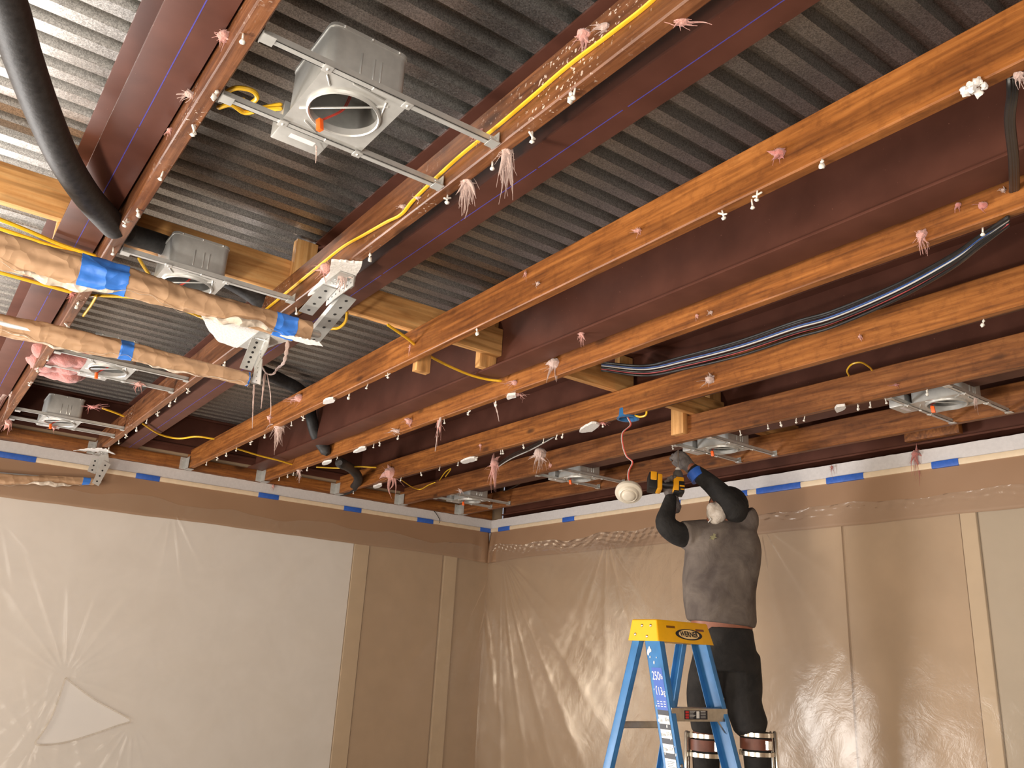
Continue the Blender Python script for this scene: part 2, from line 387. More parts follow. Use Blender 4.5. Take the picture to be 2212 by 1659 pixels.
def spline(pts, n=8):
    """Catmull-Rom through points"""
    pts = [Vector(p) for p in pts]; out = []
    P = [pts[0]*2-pts[1]]+pts+[pts[-1]*2-pts[-2]]
    for i in range(1, len(P)-2):
        for k in range(n):
            t = k/n; a, b, c, d = P[i-1], P[i], P[i+1], P[i+2]
            out.append(0.5*((2*b)+(c-a)*t+(2*a-5*b+4*c-d)*t*t+(3*b-a-3*c+d)*t**3))
    out.append(pts[-1]); return out

# ------------------------------------------------------------------ room shell
XL, YR, XB, YS = 6.48, -4.42, -2.6, 3.2       # left wall plane, right wall plane, back wall, side wall
ZC = 2.8                                      # underside of joists = top of the walls
ZD = 3.18                                     # underside of deck
def wall_with_hole(axis, pos, t, lo, hi, hlo, hhi):
    """wall slab along the other axis with a rectangular hole; lo/hi=(u,z)"""
    mb = MB()
    def b(u0, u1, z0, z1):
        if axis == 'x': mb.box((pos, u0, z0), (pos+t, u1, z1))
        else: mb.box((u0, pos, z0), (u1, pos+t, z1))
    if hlo is None: b(lo[0], hi[0], lo[1], hi[1]); return mb
    b(lo[0], hlo[0], lo[1], hi[1]); b(hhi[0], hi[0], lo[1], hi[1]); b(hlo[0], hhi[0], lo[1], hlo[1]); b(hlo[0], hhi[0], hhi[1], hi[1])
    return mb
struct('wall_left', wall_with_hole('x', XL, 0.12, (YR-0.12, 0), (YS, ZD+0.1), (0.3, 0.25), (2.4, 1.25)), TANW)
struct('wall_right', wall_with_hole('y', YR, -0.12, (XB-0.1, 0), (XL, ZC-0.012), None, None), TANW)
struct('wall_right_upper', MB().box((XB-0.1, YR-0.24, ZC-0.06), (XL, YR-0.13, ZD+0.1)), RED)
struct('wall_back', wall_with_hole('x', XB, -0.1, (YR, 0), (YS, ZD+0.1), (0.1, 0.35), (2.9, 2.35)), TANW)
struct('wall_side', wall_with_hole('y', YS, 0.1, (XB, 0), (XL, ZD+0.1), (0.4, 0.45), (3.2, 2.05)), TANW)
struct('floor', MB().box((XB-0.1, YR-0.12, -0.08), (XL+0.12, YS+0.1, 0)), FLOORM)
def window(name, axis, pos, u0, u1, z0, z1):  # unseen window, added to give a fill light its opening
    mb = MB(); w = 0.06
    def b(m, a0, a1, c0, c1, d0, d1):
        if axis == 'x': m.box((pos+d0, a0, c0), (pos+d1, a1, c1))
        else: m.box((a0, pos+d0, c0), (a1, pos+d1, c1))
    for a0, a1, c0, c1 in ((u0, u0+w, z0, z1), (u1-w, u1, z0, z1), (u0, u1, z0, z0+w), (u0, u1, z1-w, z1), ((u0+u1)/2-0.02, (u0+u1)/2+0.02, z0, z1)):
        b(mb, a0, a1, c0, c1, 0.03, 0.09)
    o = struct(name, mb, FRAMEW)
    g = MB(); b(g, u0+w, u1-w, z0+w, z1-w, 0.055, 0.06); go = g.build('pane', GLASS, parent=o, smooth=False)
    return o
window('added_window_1', 'x', XL, 0.3, 2.4, 0.25, 1.25)
window('added_window_2', 'x', XB-0.1, 0.1, 2.9, 0.35, 2.35)
window('added_window_3', 'y', YS, 0.4, 3.2, 0.45, 2.05)

# corrugated deck: the ceiling, ribs running across the joists
def deck():
    mb = MB(); p = 0.1005; x = XB-0.2; prof = []
    while x < XL+0.3:
        prof += [(x, ZD), (x+0.047, ZD), (x+0.055, ZD+0.038), (x+0.0925, ZD+0.038)]; x += p
    prof.append((x, ZD))
    n = len(prof); y0, y1 = YR-0.3, YS+0.2
    off = 1.506+0.012-(XB-0.2); off = off-math.floor(off/p)*p
    vs = [(a+off, y0, z) for a, z in prof]+[(a+off, y1, z) for a, z in prof]
    mb.add(vs, [(i, i+1, n+i+1, n+i) for i in range(n-1)])
    vs2 = [(a+off, y0, z+0.004) for a, z in prof]+[(a+off, y1, z+0.004) for a, z in prof]
    mb.add(vs2, [(i, n+i, n+i+1, i+1) for i in range(n-1)])
    me = bpy.data.meshes.new('ceiling'); me.from_pydata([tuple(v) for v in mb.v], [], mb.f); me.materials.append(DECK)
    o = bpy.data.objects.new('ceiling', me); COL.objects.link(o); o['kind'] = 'structure'
    o['label'] = 'corrugated galvanized roof deck above the joists'
deck()

# white drywall band left standing along the wall tops
rnd = random.Random(5)
def band(name, horiz, a0, a1, z0, z1):
    n = 160; mb = MB(); top = []
    for i in range(n+1):
        u = a0+(a1-a0)*i/n; zt = z1+rnd.uniform(-0.0012, 0.0012)+0.0006*math.sin(i*0.9)
        top.append((u, zt))
    vs = []
    for u, zt in top:
        for d, z in ((0.0, z0), (0.013, z0), (0.013, zt), (0.0, zt)):
            vs.append((XL-d, u, z) if horiz == 'y' else (u, YR+d, z))
    fs = []
    for i in range(n):
        for k in range(4): fs.append((i*4+k, i*4+(k+1) % 4, (i+1)*4+(k+1) % 4, (i+1)*4+k))
    fs += [(0, 1, 2, 3), (n*4, n*4+3, n*4+2, n*4+1)]
    mb.add(vs, fs); o = struct(name, mb, DRYW); return o
band('trim_1', 'y', YR+0.013, 1.0, 2.5, ZC)
band('trim_2', 'x', 0.4, XL-0.014, 2.5, ZC)

# boards and panels under the plastic
struct('wall_left_panel', MB().box((XL-0.02, -3.05, 0.4), (XL-0.001, 0.25, 2.46), 0.003), WHBD)
struct('trim_3', MB().box((XL-0.03, -3.19, 0.0), (XL-0.001, -3.055, 2.46), 0.004), TANL)
struct('trim_4', MB().box((XL-0.028, -4.06, 0.0), (XL-0.001, -3.93, 2.46), 0.004), TANL)
struct('trim_5', MB().box((2.085, YR+0.001, 0.0), (2.165, YR+0.03, 2.46), 0.004), TANL)
struct('wall_right_panel', MB().box((0.2, YR+0.001, 0.0), (2.08, YR+0.015, 2.46), 0.002), GREYW)
def door(name, horiz, u0, u1, mat, hz, hu):
    mb = MB()
    o = None
    if horiz == 'y': mb.box((XL-0.014, u0, 0.0), (XL-0.001, u1, 2.46), 0.002)
    else: mb.box((u0, YR+0.001, 0.0), (u1, YR+0.014, 2.46), 0.002)
    o = struct(name, mb, mat)
    h = MB()
    if horiz == 'y': h.box((XL-0.055, hu-0.035, hz-0.05), (XL-0.014, hu+0.035, hz+0.05), 0.008); h.tube([(XL-0.06, hu, hz+0.03), (XL-0.07, hu+0.03, hz+0.09)], 0.012)
    else: h.box((hu-0.045, YR+0.014, hz-0.05), (hu+0.045, YR+0.05, hz+0.05), 0.008)
    h.build('door_handle', DRB, parent=o)
    return o
door('door_1', 'y', -3.915, -3.20, TANW, CH-0.57, -3.86)
door('door_2', 'x', 2.175, 2.835, TANW, CH-0.41, 2.76)
door('door_3', 'x', 2.86, 4.2, TANW, 1.0, 3.9)

# ------------------------------------------------------------------ steel beams
JY = [-0.378, -1.0176, -1.650, -2.232, -2.860, -3.456, -4.068]      # right-hand lower edge of each joist
JW = 0.0381; JH = 0.14
BEAM = [(-0.265, 0.065), (-1.176, 0.061), (-2.100, 0.061), (-2.985, 0.055), (-3.70, 0.055)]
ZF = 2.87
def ibeam(web, hw, label, x0=-1.8, x1=6.34, chalk=True):
    t = thing('steel_beam', (2.5, web, ZF), label, 'beam', 'red steel roof beams')
    MB().box((x0, web-0.004, ZF+0.008), (x1, web+0.004, ZD-0.009)).build('web', RED, t)
    MB().box((x0, web-hw, ZF), (x1, web+hw, ZF+0.009), 0.0015).build('bottom_flange', RED, t)
    MB().box((x0, web-hw, ZD-0.009), (x1, web+hw, ZD-0.0005), 0.0015).build('top_flange', RED, t)
    if chalk:
        mb = MB(); rr = random.Random(int(-web*10)); x = x0+0.3
        while x < x1-0.2:
            L = rr.uniform(0.15, 0.5); dy = rr.uniform(-0.0006, 0.0006)
            mb.box((x, web-0.006+dy, ZF-0.0006), (x+L, web-0.0035+dy, ZF-0.0001)); x += L+rr.uniform(0.0, 0.02)
        c = mb.build('chalk_line', CHALK, t, smooth=False); c['label'] = 'snapped blue chalk line'
    return t
ibeam(BEAM[0][0], BEAM[0][1], 'red primed steel beam at top left, crossed by the thick black pipe')
ibeam(BEAM[1][0], BEAM[1][1], 'red primed steel beam just behind the joist that carries the yellow cable')
ibeam(BEAM[2][0], BEAM[2][1], 'red primed steel beam in the gap between the wide orange joist and the next one down', chalk=False)
ibeam(BEAM[3][0], BEAM[3][1], 'dark red steel beam behind the sagging bundle of black cables', chalk=False)
ibeam(BEAM[4][0], BEAM[4][1], 'dark red steel beam over the light housings above the worker', chalk=False)
t = thing('steel_beam', (6.38, -2, 2.95), 'red steel beam running crosswise above the ledger of the far left wall', 'beam', 'red steel roof beams')
MB().box((6.37, YR, 2.905), (6.378, 2.6, ZD-0.01)).build('web', RED, t)
MB().box((6.31, YR, ZD-0.01), (6.44, 2.6, ZD-0.0005)).build('top_flange', RED, t)
MB().box((6.34, YR, 2.945), (6.44, 2.6, 2.955)).build('bottom_flange', RED, t)
t = thing('steel_beam', (2.5, -4.39, 2.85), 'dark red steel beam above the white band of the right wall', 'beam', 'red steel roof beams')
MB().box((-1.8, -4.46, 2.84), (6.3, -4.452, ZD-0.01)).build('web', RED, t)
MB().box((-1.8, -4.52, ZD-0.01), (6.3, -4.40, ZD-0.0005)).build('top_flange', RED, t)
MB().box((-1.8, -4.52, 2.83), (6.3, -4.40, 2.84)).build('bottom_flange', RED, t)

# ------------------------------------------------------------------ joists, strongback, blocks, ledger
def joist(i, mat, label, x0=-1.2):
    yr = JY[i]; rr = random.Random(i+3)
    # gently bowed board in slices
    rs = []; n = 40
    for k in range(n+1):
        x = x0+(6.44-x0)*k/n; dy = 0.004*math.sin(x*1.1+i*2); dz = 0.0025*math.sin(x*0.8+i)
        c = 0.0035
        sec = [(0, c), (c, 0), (JW-c, 0), (JW, c), (JW, JH-c), (JW-c, JH), (c, JH), (0, JH-c)]
        rs.append([(x, yr+a+dy+rr.uniform(-0.0006, 0.0006), ZC+b+dz+rr.uniform(-0.0008, 0.0008)) for a, b in sec])
    mb = MB().rings(rs); o = mb.build('ceiling_joist', mat, smooth=30, origin=(2.5, yr, ZC))
    return tag(o, label, 'joist', 'wooden ceiling joists')
joist(0, W_BR, 'reddish brown wooden joist beside the leftmost red beam at top left')
joist(1, W_BR, 'splintered brown wooden joist with a yellow cable stapled along its side')
joist(2, W_OR, 'bright orange wooden joist, the widest, reaching the top right corner')
joist(3, W_OR, 'orange wooden joist just above the sagging black cable bundle')
joist(4, W_OR, 'orange wooden joist just below the black cable bundle, carrying the blue box')
joist(5, W_MX, 'brown wooden joist directly above the raised gloved hand of the worker')
joist(6, W_MX, 'lowest brown wooden joist behind the light housings, nearest the right wall')

def board(name, a, b, mat, label, cat, group=None, c=0.002):
    o = MB().box(a, b, c).build(name, mat, smooth=30); return tag(o, label, cat, group)
SBX = 3.07
G = 'short boards crossing over the joists'
board('blocking_board', (SBX, -0.255, 2.965), (SBX+0.038, 1.3, 3.105), W_NY, 'pale orange crossing board left of the leftmost red beam', 'board', G)
board('blocking_board', (SBX, -1.165, 2.942), (SBX+0.038, -0.275, 3.08), W_NY, 'pale orange crossing board behind the second light housing', 'board', G)
board('blocking_board', (SBX, -2.094, 2.942), (SBX+0.038, -1.186, 3.075), W_NY, 'orange crossing board passing over the widest joist, its sawn end showing', 'board', G)
board('blocking_board', (SBX, -2.945, 2.942), (SBX+0.038, -2.108, 3.06), W_NY, 'orange crossing board right of the red pipe gap, beside the start of the black cables', 'board', G)
board('blocking_board', (SBX, -3.66, 2.942), (SBX+0.038, -3.0, 3.06), W_NY, 'brownish crossing board behind the short post above the worker', 'board', G)
board('blocking_board', (SBX, -4.35, 2.942), (SBX+0.038, -3.72, 3.06), W_NY, 'dark crossing board over the lowest joist near the right wall', 'board', G)
G = 'short upright wooden blocks at the beams'
board('upright_block', (SBX+0.04, -0.262, 2.885), (SBX+0.078, -0.205, 3.165), W_NZ, 'short upright wooden block standing against the leftmost beam', 'block', G)
board('upright_block', (SBX-0.042, -1.125, 2.945), (SBX-0.003, -1.035, 3.165), W_NZ, 'grooved upright wooden block standing over the brown joist with the cable', 'block', G)
board('upright_block', (SBX+0.04, -1.17, 2.885), (SBX+0.078, -1.11, 3.16), W_NZ, 'small rounded upright block just right of the grooved one', 'block', G)
board('upright_block', (SBX+0.04, -2.094, 2.88), (SBX+0.078, -2.0, 3.165), W_NZ, 'upright wooden block behind the sawn end of the crossing board', 'block', G)
board('upright_block', (SBX+0.0, -1.72, 2.765), (SBX+0.038, -1.652, 2.941), W_NZ, 'short block with a ragged lower end hanging beside the widest joist', 'block', G)
board('upright_block', (SBX+0.04, -2.975, 2.885), (SBX+0.078, -2.88, 3.165), W_NZ, 'upright wooden block over which the black cables start', 'block', G)
board('upright_block', (SBX+0.04, -3.68, 2.885), (SBX+0.078, -3.585, 3.165), W_NZ, 'upright wooden block behind the pink tuft on the orange joist', 'block', G)
board('upright_block', (3.125, -3.4145, 2.835), (3.215, -3.376, 3.05), W_NZ, 'split upright wooden post fixed to the joist above the raised hand', 'block', G)
board('ledger_board', (6.442, YR+0.02, ZC+0.001), (6.475, 2.4, ZC+0.092), W_OY, 'long orange ledger board along the top of the far left wall', 'board')
board('end_block', (2.1, -4.39, 2.845), (2.4, -4.35, 2.93), W_OY, 'dim wooden block above the right wall near the blue tape strips', 'block')
# hangers at the ledger
for i, nm in ((1, 'joist with the yellow cable'), (2, 'widest orange joist'), (3, 'joist above the cable bundle'), (4, 'joist with the curled black pipe end'), (5, 'joist second from the corner'), (6, 'lowest joist by the corner')):
    y = JY[i]+JW; mb = MB()
    mb.box((6.35, y+0.003, ZC), (6.44, y+0.0055, ZC+0.085)); mb.box((6.438, y+0.003, ZC), (6.4415, y+0.045, ZC+0.088))
    mb.box((6.35, JY[i]-0.003, ZC-0.005), (6.44, y+0.0055, ZC-0.003))
    for k in (0.02, 0.065): mb.cyl((6.437, y+0.025, ZC+k), (6.434, y+0.025, ZC+k), 0.005, 8)
    tag(mb.build('joist_hanger', GALV), f'small galvanized hanger at the wall end of the {nm}', 'bracket', 'joist hangers along the ledger')

# ------------------------------------------------------------------ recessed light housings
def can_light(cx, cy, label, far=False, jr=None):
    z = 2.812; t = thing('light_housing', (cx, cy, z), label, 'light housing', 'recessed light housings')
    hx, hy = 0.125, 0.105
    # plate with round hole
    mb = MB(); n = 48; R0 = 0.0825
    def sqp(a):
        c, s = math.cos(a), math.sin(a); k = min(hx/abs(c) if abs(c) > 1e-6 else 9, hy/abs(s) if abs(s) > 1e-6 else 9); return (cx+c*k, cy+s*k)
    angs = sorted([2*math.pi*i/n for i in range(n)]+[math.atan2(sy*hy, sx*hx) % (2*math.pi) for sx in (-1, 1) for sy in (-1, 1)])
    m = len(angs)
    vs = [(*sqp(a), z) for a in angs]+[(cx+R0*math.cos(a), cy+R0*math.sin(a), z) for a in angs]
    vs += [(x, y, zz+0.0015) for x, y, zz in vs]
    fs = []
    for i in range(m):
        j = (i+1) % m
        fs += [(i, j, m+j, m+i), (2*m+i, 3*m+i, 3*m+j, 2*m+j), (i, 2*m+i, 2*m+j, j), (m+i, m+j, 3*m+j, 3*m+i)]
    mb.add(vs, fs)
    for (a, b, c, d) in ((-0.10, -0.06, 0.0, -0.085), (0.05, 0.09, -0.09, -0.07), (0.09, 0.06, 0.115, 0.02), (-0.105, 0.09, -0.075, 0.07), (-0.115, 0.03, -0.11, -0.05)):
        mb.tube([(cx+a, cy+b, z-0.0012), (cx+c, cy+d, z-0.0012)], 0.0025, 6)
    mb.build('mounting_plate', GALV, t)
    # collar ring
    rs = [[(cx+r*math.cos(2*math.pi*k/48), cy+r*math.sin(2*math.pi*k/48), zz) for k in range(48)] for r, zz in ((R0+0.006, z), (R0+0.005, z-0.007), (R0+0.001, z-0.009), (R0-0.002, z-0.006), (R0-0.002, z+0.012))]
    MB().rings(rs, close=False).build('collar', GALV, t)
    # box above, open below, rounded corners
    bx, by, bh = 0.118, 0.098, 0.135; rc = 0.022; rr = []
    out = []
    for q, (sx, sy) in enumerate(((1, 1), (-1, 1), (-1, -1), (1, -1))):
        for k in range(5):
            a = math.pi/2*q+math.pi/2*k/4; out.append((cx+sx*(bx-rc)+rc*math.cos(a), cy+sy*(by-rc)+rc*math.sin(a)))
    mb = MB(); zt = z+bh
    mb.rings([[(x, y, z+0.0016) for x, y in out], [(x, y, zt) for x, y in out]], close=False)
    mb.rings([[(cx+(x-cx)*0.985, cy+(y-cy)*0.985, z+0.0016) for x, y in out], [(cx+(x-cx)*0.985, cy+(y-cy)*0.985, zt-0.002) for x, y in out]], close=False)
    mb.rings([[(cx+(x-cx)*1.02, cy+(y-cy)*1.02, zt-0.006) for x, y in out], [(cx+(x-cx)*1.02, cy+(y-cy)*1.02, zt+0.002) for x, y in out]])
    for k in (-0.02, 0.012, 0.03): mb.tube([(cx-bx-0.0005, cy-k, z+0.03), (cx-bx-0.0005, cy-k, z+0.085)], 0.0025, 6)
    for k in (-0.07, 0.0, 0.07): mb.ball((cx-bx*1.02, cy+k, zt-0.003), 0.0045, seg=8)
    mb.build('housing_box', GALV, t)
    # junction box hanging out on the far side
    j = MB(); j.box((cx+hx+0.017, cy-0.03, z+0.002), (cx+hx+0.095, cy+0.10, z+0.07), 0.004)
    jo = j.build('junction_box', GALV, t)
    MB().box((cx+hx+0.040, cy+0.0, z+0.0012), (cx+hx+0.060, cy+0.065, z+0.0021)).build('label_sticker', LABELW, jo, smooth=False)
    # hanger bars between the two joists
    ya, yb = jr
    for sx in (-1, 1):
        x = cx+sx*(hx+0.006); mb = MB()
        mb.box((x-0.009, yb+0.001, z-0.003), (x+0.009, ya-0.001, z-0.001)); mb.box((x-0.009, yb+0.001, z-0.003), (x-0.007, ya-0.001, z+0.013)); mb.box((x+0.007, yb+0.001, z-0.003), (x+0.009, ya-0.001, z+0.006))
        mb.box((x-0.007, cy-0.01, z-0.0055), (x+0.007, yb+0.02, z-0.003))
        b = mb.build('hanger_bar', GALV, t, smooth=False)
        for ye, s in ((yb, 1), (ya, -1)):
            f = MB(); f.box((x-0.022, ye+s*0.0005, z-0.01), (x+0.012, ye+s*0.0025, z+0.022)); f.box((x-0.028, ye+s*0.0005, z-0.013), (x+0.004, ye+s*0.028, z-0.0105))
            f.tube([(x-0.01, ye, z+0.006), (x-0.01, ye+s*0.02, z+0.006)], 0.0022, 6)
            f.build('end_foot', GALV, b, smooth=False)
        for yy in (cy+hy-0.005, cy-hy+0.005): c = MB(); c.box((x-0.013, yy-0.011, z-0.007), (x+0.013, yy+0.011, z-0.0035), 0.001); c.ball((x, yy, z-0.0068), 0.004, seg=8); c.build('bar_clip', GALV, t)
    # wires with orange connector
    mb = MB(); p0 = Vector((cx+0.04, cy-0.03, z+0.09)); p2 = Vector((cx+0.045, cy+0.035, z-0.012))
    sp = spline([p0, (cx+0.03, cy-0.01, z+0.03), (cx+0.055, cy+0.02, z+0.005), p2])
    mb.tube(sp, 0.0018, 6); mb.tube([p+Vector((0.004, 0.003, 0.002)) for p in sp], 0.0018, 6)
    w = mb.build('lead_wires', REDW, t)
    c = MB(); c.obox(p2+Vector((-0.008, -0.006, -0.030)), Vector((0.016, 0.004, 0)), Vector((-0.002, 0.011, 0)), Vector((0.002, 0.004, 0.030)), 0.002)
    MB.build(c, 'wire_connector', ORNG, w)
    return t
A = (-0.378, -0.979); Bp = (-3.456, -4.03)
L = ['largest recessed light housing at top centre, between the two brown joists',
     'recessed light housing half hidden behind the upper paper wrapped bar',
     'recessed light housing beside the big pink insulation lump, below the lower paper wrapped bar',
     'recessed light housing at far left just above the white drywall band']
xs = [1.655, 2.965, 4.285, 5.64]
h0 = can_light(xs[0], -0.632, L[0], jr=A)
for k in (1, 2, 3): copy_tree(h0, (xs[k], -0.638, 2.812), L[k])
L = ['grey recessed light housing at far right below the brown joist', 'grey recessed light housing just right of the worker\'s raised hand',
     'grey recessed light housing left above the round smoke detector', 'grey recessed light housing nearest the room corner']
xs = [1.845, 3.15, 4.43, 5.80]
h1 = can_light(xs[0], -3.735, L[0], jr=Bp)
for k in (1, 2, 3): copy_tree(h1, (xs[k], -3.735, 2.812), L[k])

# ------------------------------------------------------------------ cables
def cable(name, pts, r, mat, label, cat='cable', group=None, seg=8, flat=1.0):
    o = MB().tube(spline(pts), r, seg, sq=flat).build(name, mat); return tag(o, label, cat, group)
yf = JY[1]+JW+0.006
cable('yellow_cable', [aty(x, y, yf) for x, y in ((1500, -95), (1410, 0), (1325, 68), (1230, 140), (1160, 200), (1075, 272), (990, 340), (900, 425), (868, 462), (834, 480), (785, 508), (740, 534), (680, 582), (575, 668))], 0.006, YEL,
      'long yellow cable stapled along the side of the splintered brown joist', flat=0.6)
GY = 'yellow cables in the ceiling'
def zc(lst, z): return [atz(x, y, zz if zz else z) for x, y, *r in lst for zz in [r[0] if r else None]]
cable('yellow_cable', zc([(-60, 452), (0, 474), (60, 498), (130, 528), (205, 553)], 2.845), 0.007, YEL, 'upper of the two yellow cables running behind the paper wrapped bar at the left edge', group=GY)
cable('yellow_cable', zc([(-60, 476), (0, 494), (60, 514), (120, 534), (203, 560)], 2.835), 0.007, YEL, 'lower of the two yellow cables running behind the paper wrapped bar at the left edge', group=GY)
cable('yellow_cable', zc([(-60, 575), (0, 589), (80, 611), (157, 632)], 2.835), 0.007, YEL, 'yellow cable crossing the red beam between the two paper wrapped bars', group=GY)
cable('yellow_cable', zc([(198, 638), (290, 643), (370, 660), (445, 690), (500, 715)], 2.85), 0.006, YEL, 'yellow cable between the two brown joists, ducking behind the upper wrapped bar', group=GY)
cable('yellow_cable', zc([(208, 640), (196, 660), (180, 682)], 2.83), 0.005, YEL, 'short yellow cable end beside the leftmost brown joist', group=GY)
cable('yellow_cable', zc([(472, 232), (500, 226), (528, 243), (560, 238), (606, 234)], 2.86)+[], 0.006, YEL, 'yellow cable entering the largest light housing', group=GY)
cable('yellow_cable', zc([(478, 205), (510, 190), (545, 196), (555, 212), (535, 225), (525, 215), (540, 236), (606, 226)], 2.87), 0.006, YEL, 'looped yellow cable beside the largest light housing', group=GY)
cable('yellow_cable', zc([(300, 558), (312, 578), (322, 592)], 2.87), 0.006, YEL, 'short yellow cable beside the second light housing', group=GY)
cable('yellow_cable', zc([(750, 676), (746, 695), (732, 708), (715, 710)], 2.86), 0.006, YEL, 'short yellow cable hooking behind the upper bracket', group=GY)
cable('yellow_cable', zc([(838, 702), (880, 731), (930, 770), (1000, 804), (1045, 818), (1082, 823)], 2.86), 0.006, YEL, 'yellow cable drooping from the widest joist to the next joist', group=GY)
cable('yellow_cable', zc([(222, 882), (245, 890), (268, 899)], 2.86), 0.006, YEL, 'yellow cable with pink fluff beside the leftmost light housing', group=GY)
cable('yellow_cable', zc([(308, 915), (345, 938), (385, 947), (425, 943), (462, 948)], 2.855), 0.006, YEL, 'yellow cable swinging between the brown joist and the widest joist near the far wall', group=GY)
cable('yellow_cable', zc([(508, 968), (560, 984), (600, 994), (637, 1005)], 2.85), 0.006, YEL, 'yellow cable near the black pipe by the far wall', group=GY)
cable('yellow_cable', zc([(684, 1009), (730, 1011), (775, 1008), (812, 1010)], 2.86), 0.005, YEL, 'yellow cable passing behind the curled end of the black pipe', group=GY)
cable('yellow_cable', zc([(866, 1036), (890, 1052), (908, 1057), (925, 1048), (940, 1042)], 2.86), 0.004, YEL, 'thin pale yellow cable hanging in a curve toward the room corner', group=GY)
cable('yellow_cable', zc([(948, 1040), (962, 1020), (974, 1013), (962, 1030)], 2.93), 0.004, YEL, 'short bent yellow cable end above the corner housing', group=GY)
cable('yellow_cable', zc([(1834, 812), (1830, 800), (1840, 787), (1860, 783), (1878, 793), (1884, 800)], 2.93), 0.004, YEL, 'yellow cable loop behind the brown joist at right', group=GY)
# black bundle
bun = [(1300, 792), (1390, 800), (1480, 782), (1600, 752), (1720, 712), (1800, 688), (1930, 632), (2050, 568), (2120, 520), (2180, 478)]
zz = [2.98, 2.95, 2.93, 2.91, 2.89, 2.88, 2.86, 2.83, 2.80, 2.79]
def bundle(dx, dy, r, mat, label, sag=0):
    pts = [atz(x+dx*math.sin(i*1.3), y+dy+sag*math.sin(math.pi*i/9), zz[i]+0.002*math.sin(i*2+dy)) for i, (x, y) in enumerate(bun)]
    cable('data_cable', pts, r, mat, label, group='bundle of cables sagging between two orange joists')
for k, (dy, m, lb, sg) in enumerate([(-9, BLKC, 'black cable at the top of the sagging bundle', -4), (-5, BLUC, 'blue cable in the sagging bundle', -1), (-2, WHTC, 'white cable in the sagging bundle', 0), (2, BLKC, 'black cable under the white one in the sagging bundle', 4),
                                     (5, PNKC, 'pink cable in the sagging bundle', 4), (8, BLKC, 'black cable at the bottom of the sagging bundle', 10), (-7, BLKC, 'thin black cable above the blue one in the sagging bundle', -10)]):
    bundle(3, dy, 0.0058 if m is BLKC else 0.0032, m, lb, sg)
for k, dd in enumerate((0, 5, 9)):
    cable('data_cable', [atz(x+dd*1.2-4, y, z) for x, y, z in ((2184, 150, 2.83), (2186, 200, 2.80), (2180, 260, 2.81), (2188, 340, 2.835), (2190, 404, 2.853), (2189, 415, 2.856))], 0.007, BLKC, 'black cable of the upright bundle at the right edge beside the pink tuft', group='upright black cables at the right edge')
for k, (dd, m) in enumerate(((0, BLKC), (4, BLKC), (8, WHTC))):
    cable('data_cable', zc([(1215-dd, 930+dd), (1150, 962+dd), (1100, 985+dd), (1050, 1020+dd*0.6), (1000, 1038+dd*0.4), (948, 1044)], 2.92), 0.004, m, 'thin cable drooping above the corner housing, under the joist with the blue box', group='thin cables above the corner housing')
cable('data_cable', zc([(1150, 1026), (1110, 1052), (1070, 1068)], 2.93), 0.004, BLKC, 'thin black cable behind the housing nearest the corner', 'cable')
cable('thin_wire', [atx(x, y, XL-0.03) for x, y in ((936, 1102), (944, 1112), (950, 1124), (948, 1130))], 0.003, BLKC, 'thin dark wire hanging over the white band near the corner', 'wire')

# black foam covered pipe
t = thing('insulated_pipe', atz(150, 370, 2.8), 'thick black foam covered pipe snaking from the top left corner through the joists', 'pipe')
yj0 = JY[0]
MB().tube(spline([atz(-40, -130, 2.78), atz(14, 10, 2.79), atz(48, 120, 2.79), atz(92, 240, 2.79), atz(140, 348, 2.80), atz(190, 425, 2.81), atz(235, 476, 2.825), atz(248, 490, 2.83)]), 0.041, 18).build('near_length', FOAM, t)
MB().tube(spline([atz(272, 502, 2.905), atz(292, 510, 2.915), atx(350, 528, 3.0), atx(410, 552, 3.0), atx(440, 566, 3.0)]), 0.037, 16).build('middle_length', FOAM, t)
MB().tube(spline([atx(470, 590, 3.2), atx(520, 618, 3.2), atx(560, 645, 3.2), atx(620, 700, 3.22)]), 0.038, 16).build('inner_length', FOAM, t)
MB().tube(spline([atz(560, 800, 3.12), atz(610, 822, 3.12), atz(650, 845, 3.1), atx(668, 875, 5.2), atx(673, 905, 5.2), atx(683, 940, 5.22), aty(704, 974, JY[3]+JW+0.03)]), 0.038, 16).build('far_length', FOAM, t)
MB().tube(spline([aty(735, 1000, JY[3]-0.01), atz(758, 1012, 2.86), atz(774, 1032, 2.84), atz(765, 1052, 2.83), atz(740, 1062, 2.83), atz(705, 1068, 2.84)]), 0.034, 16).build('curled_end', FOAM, t)

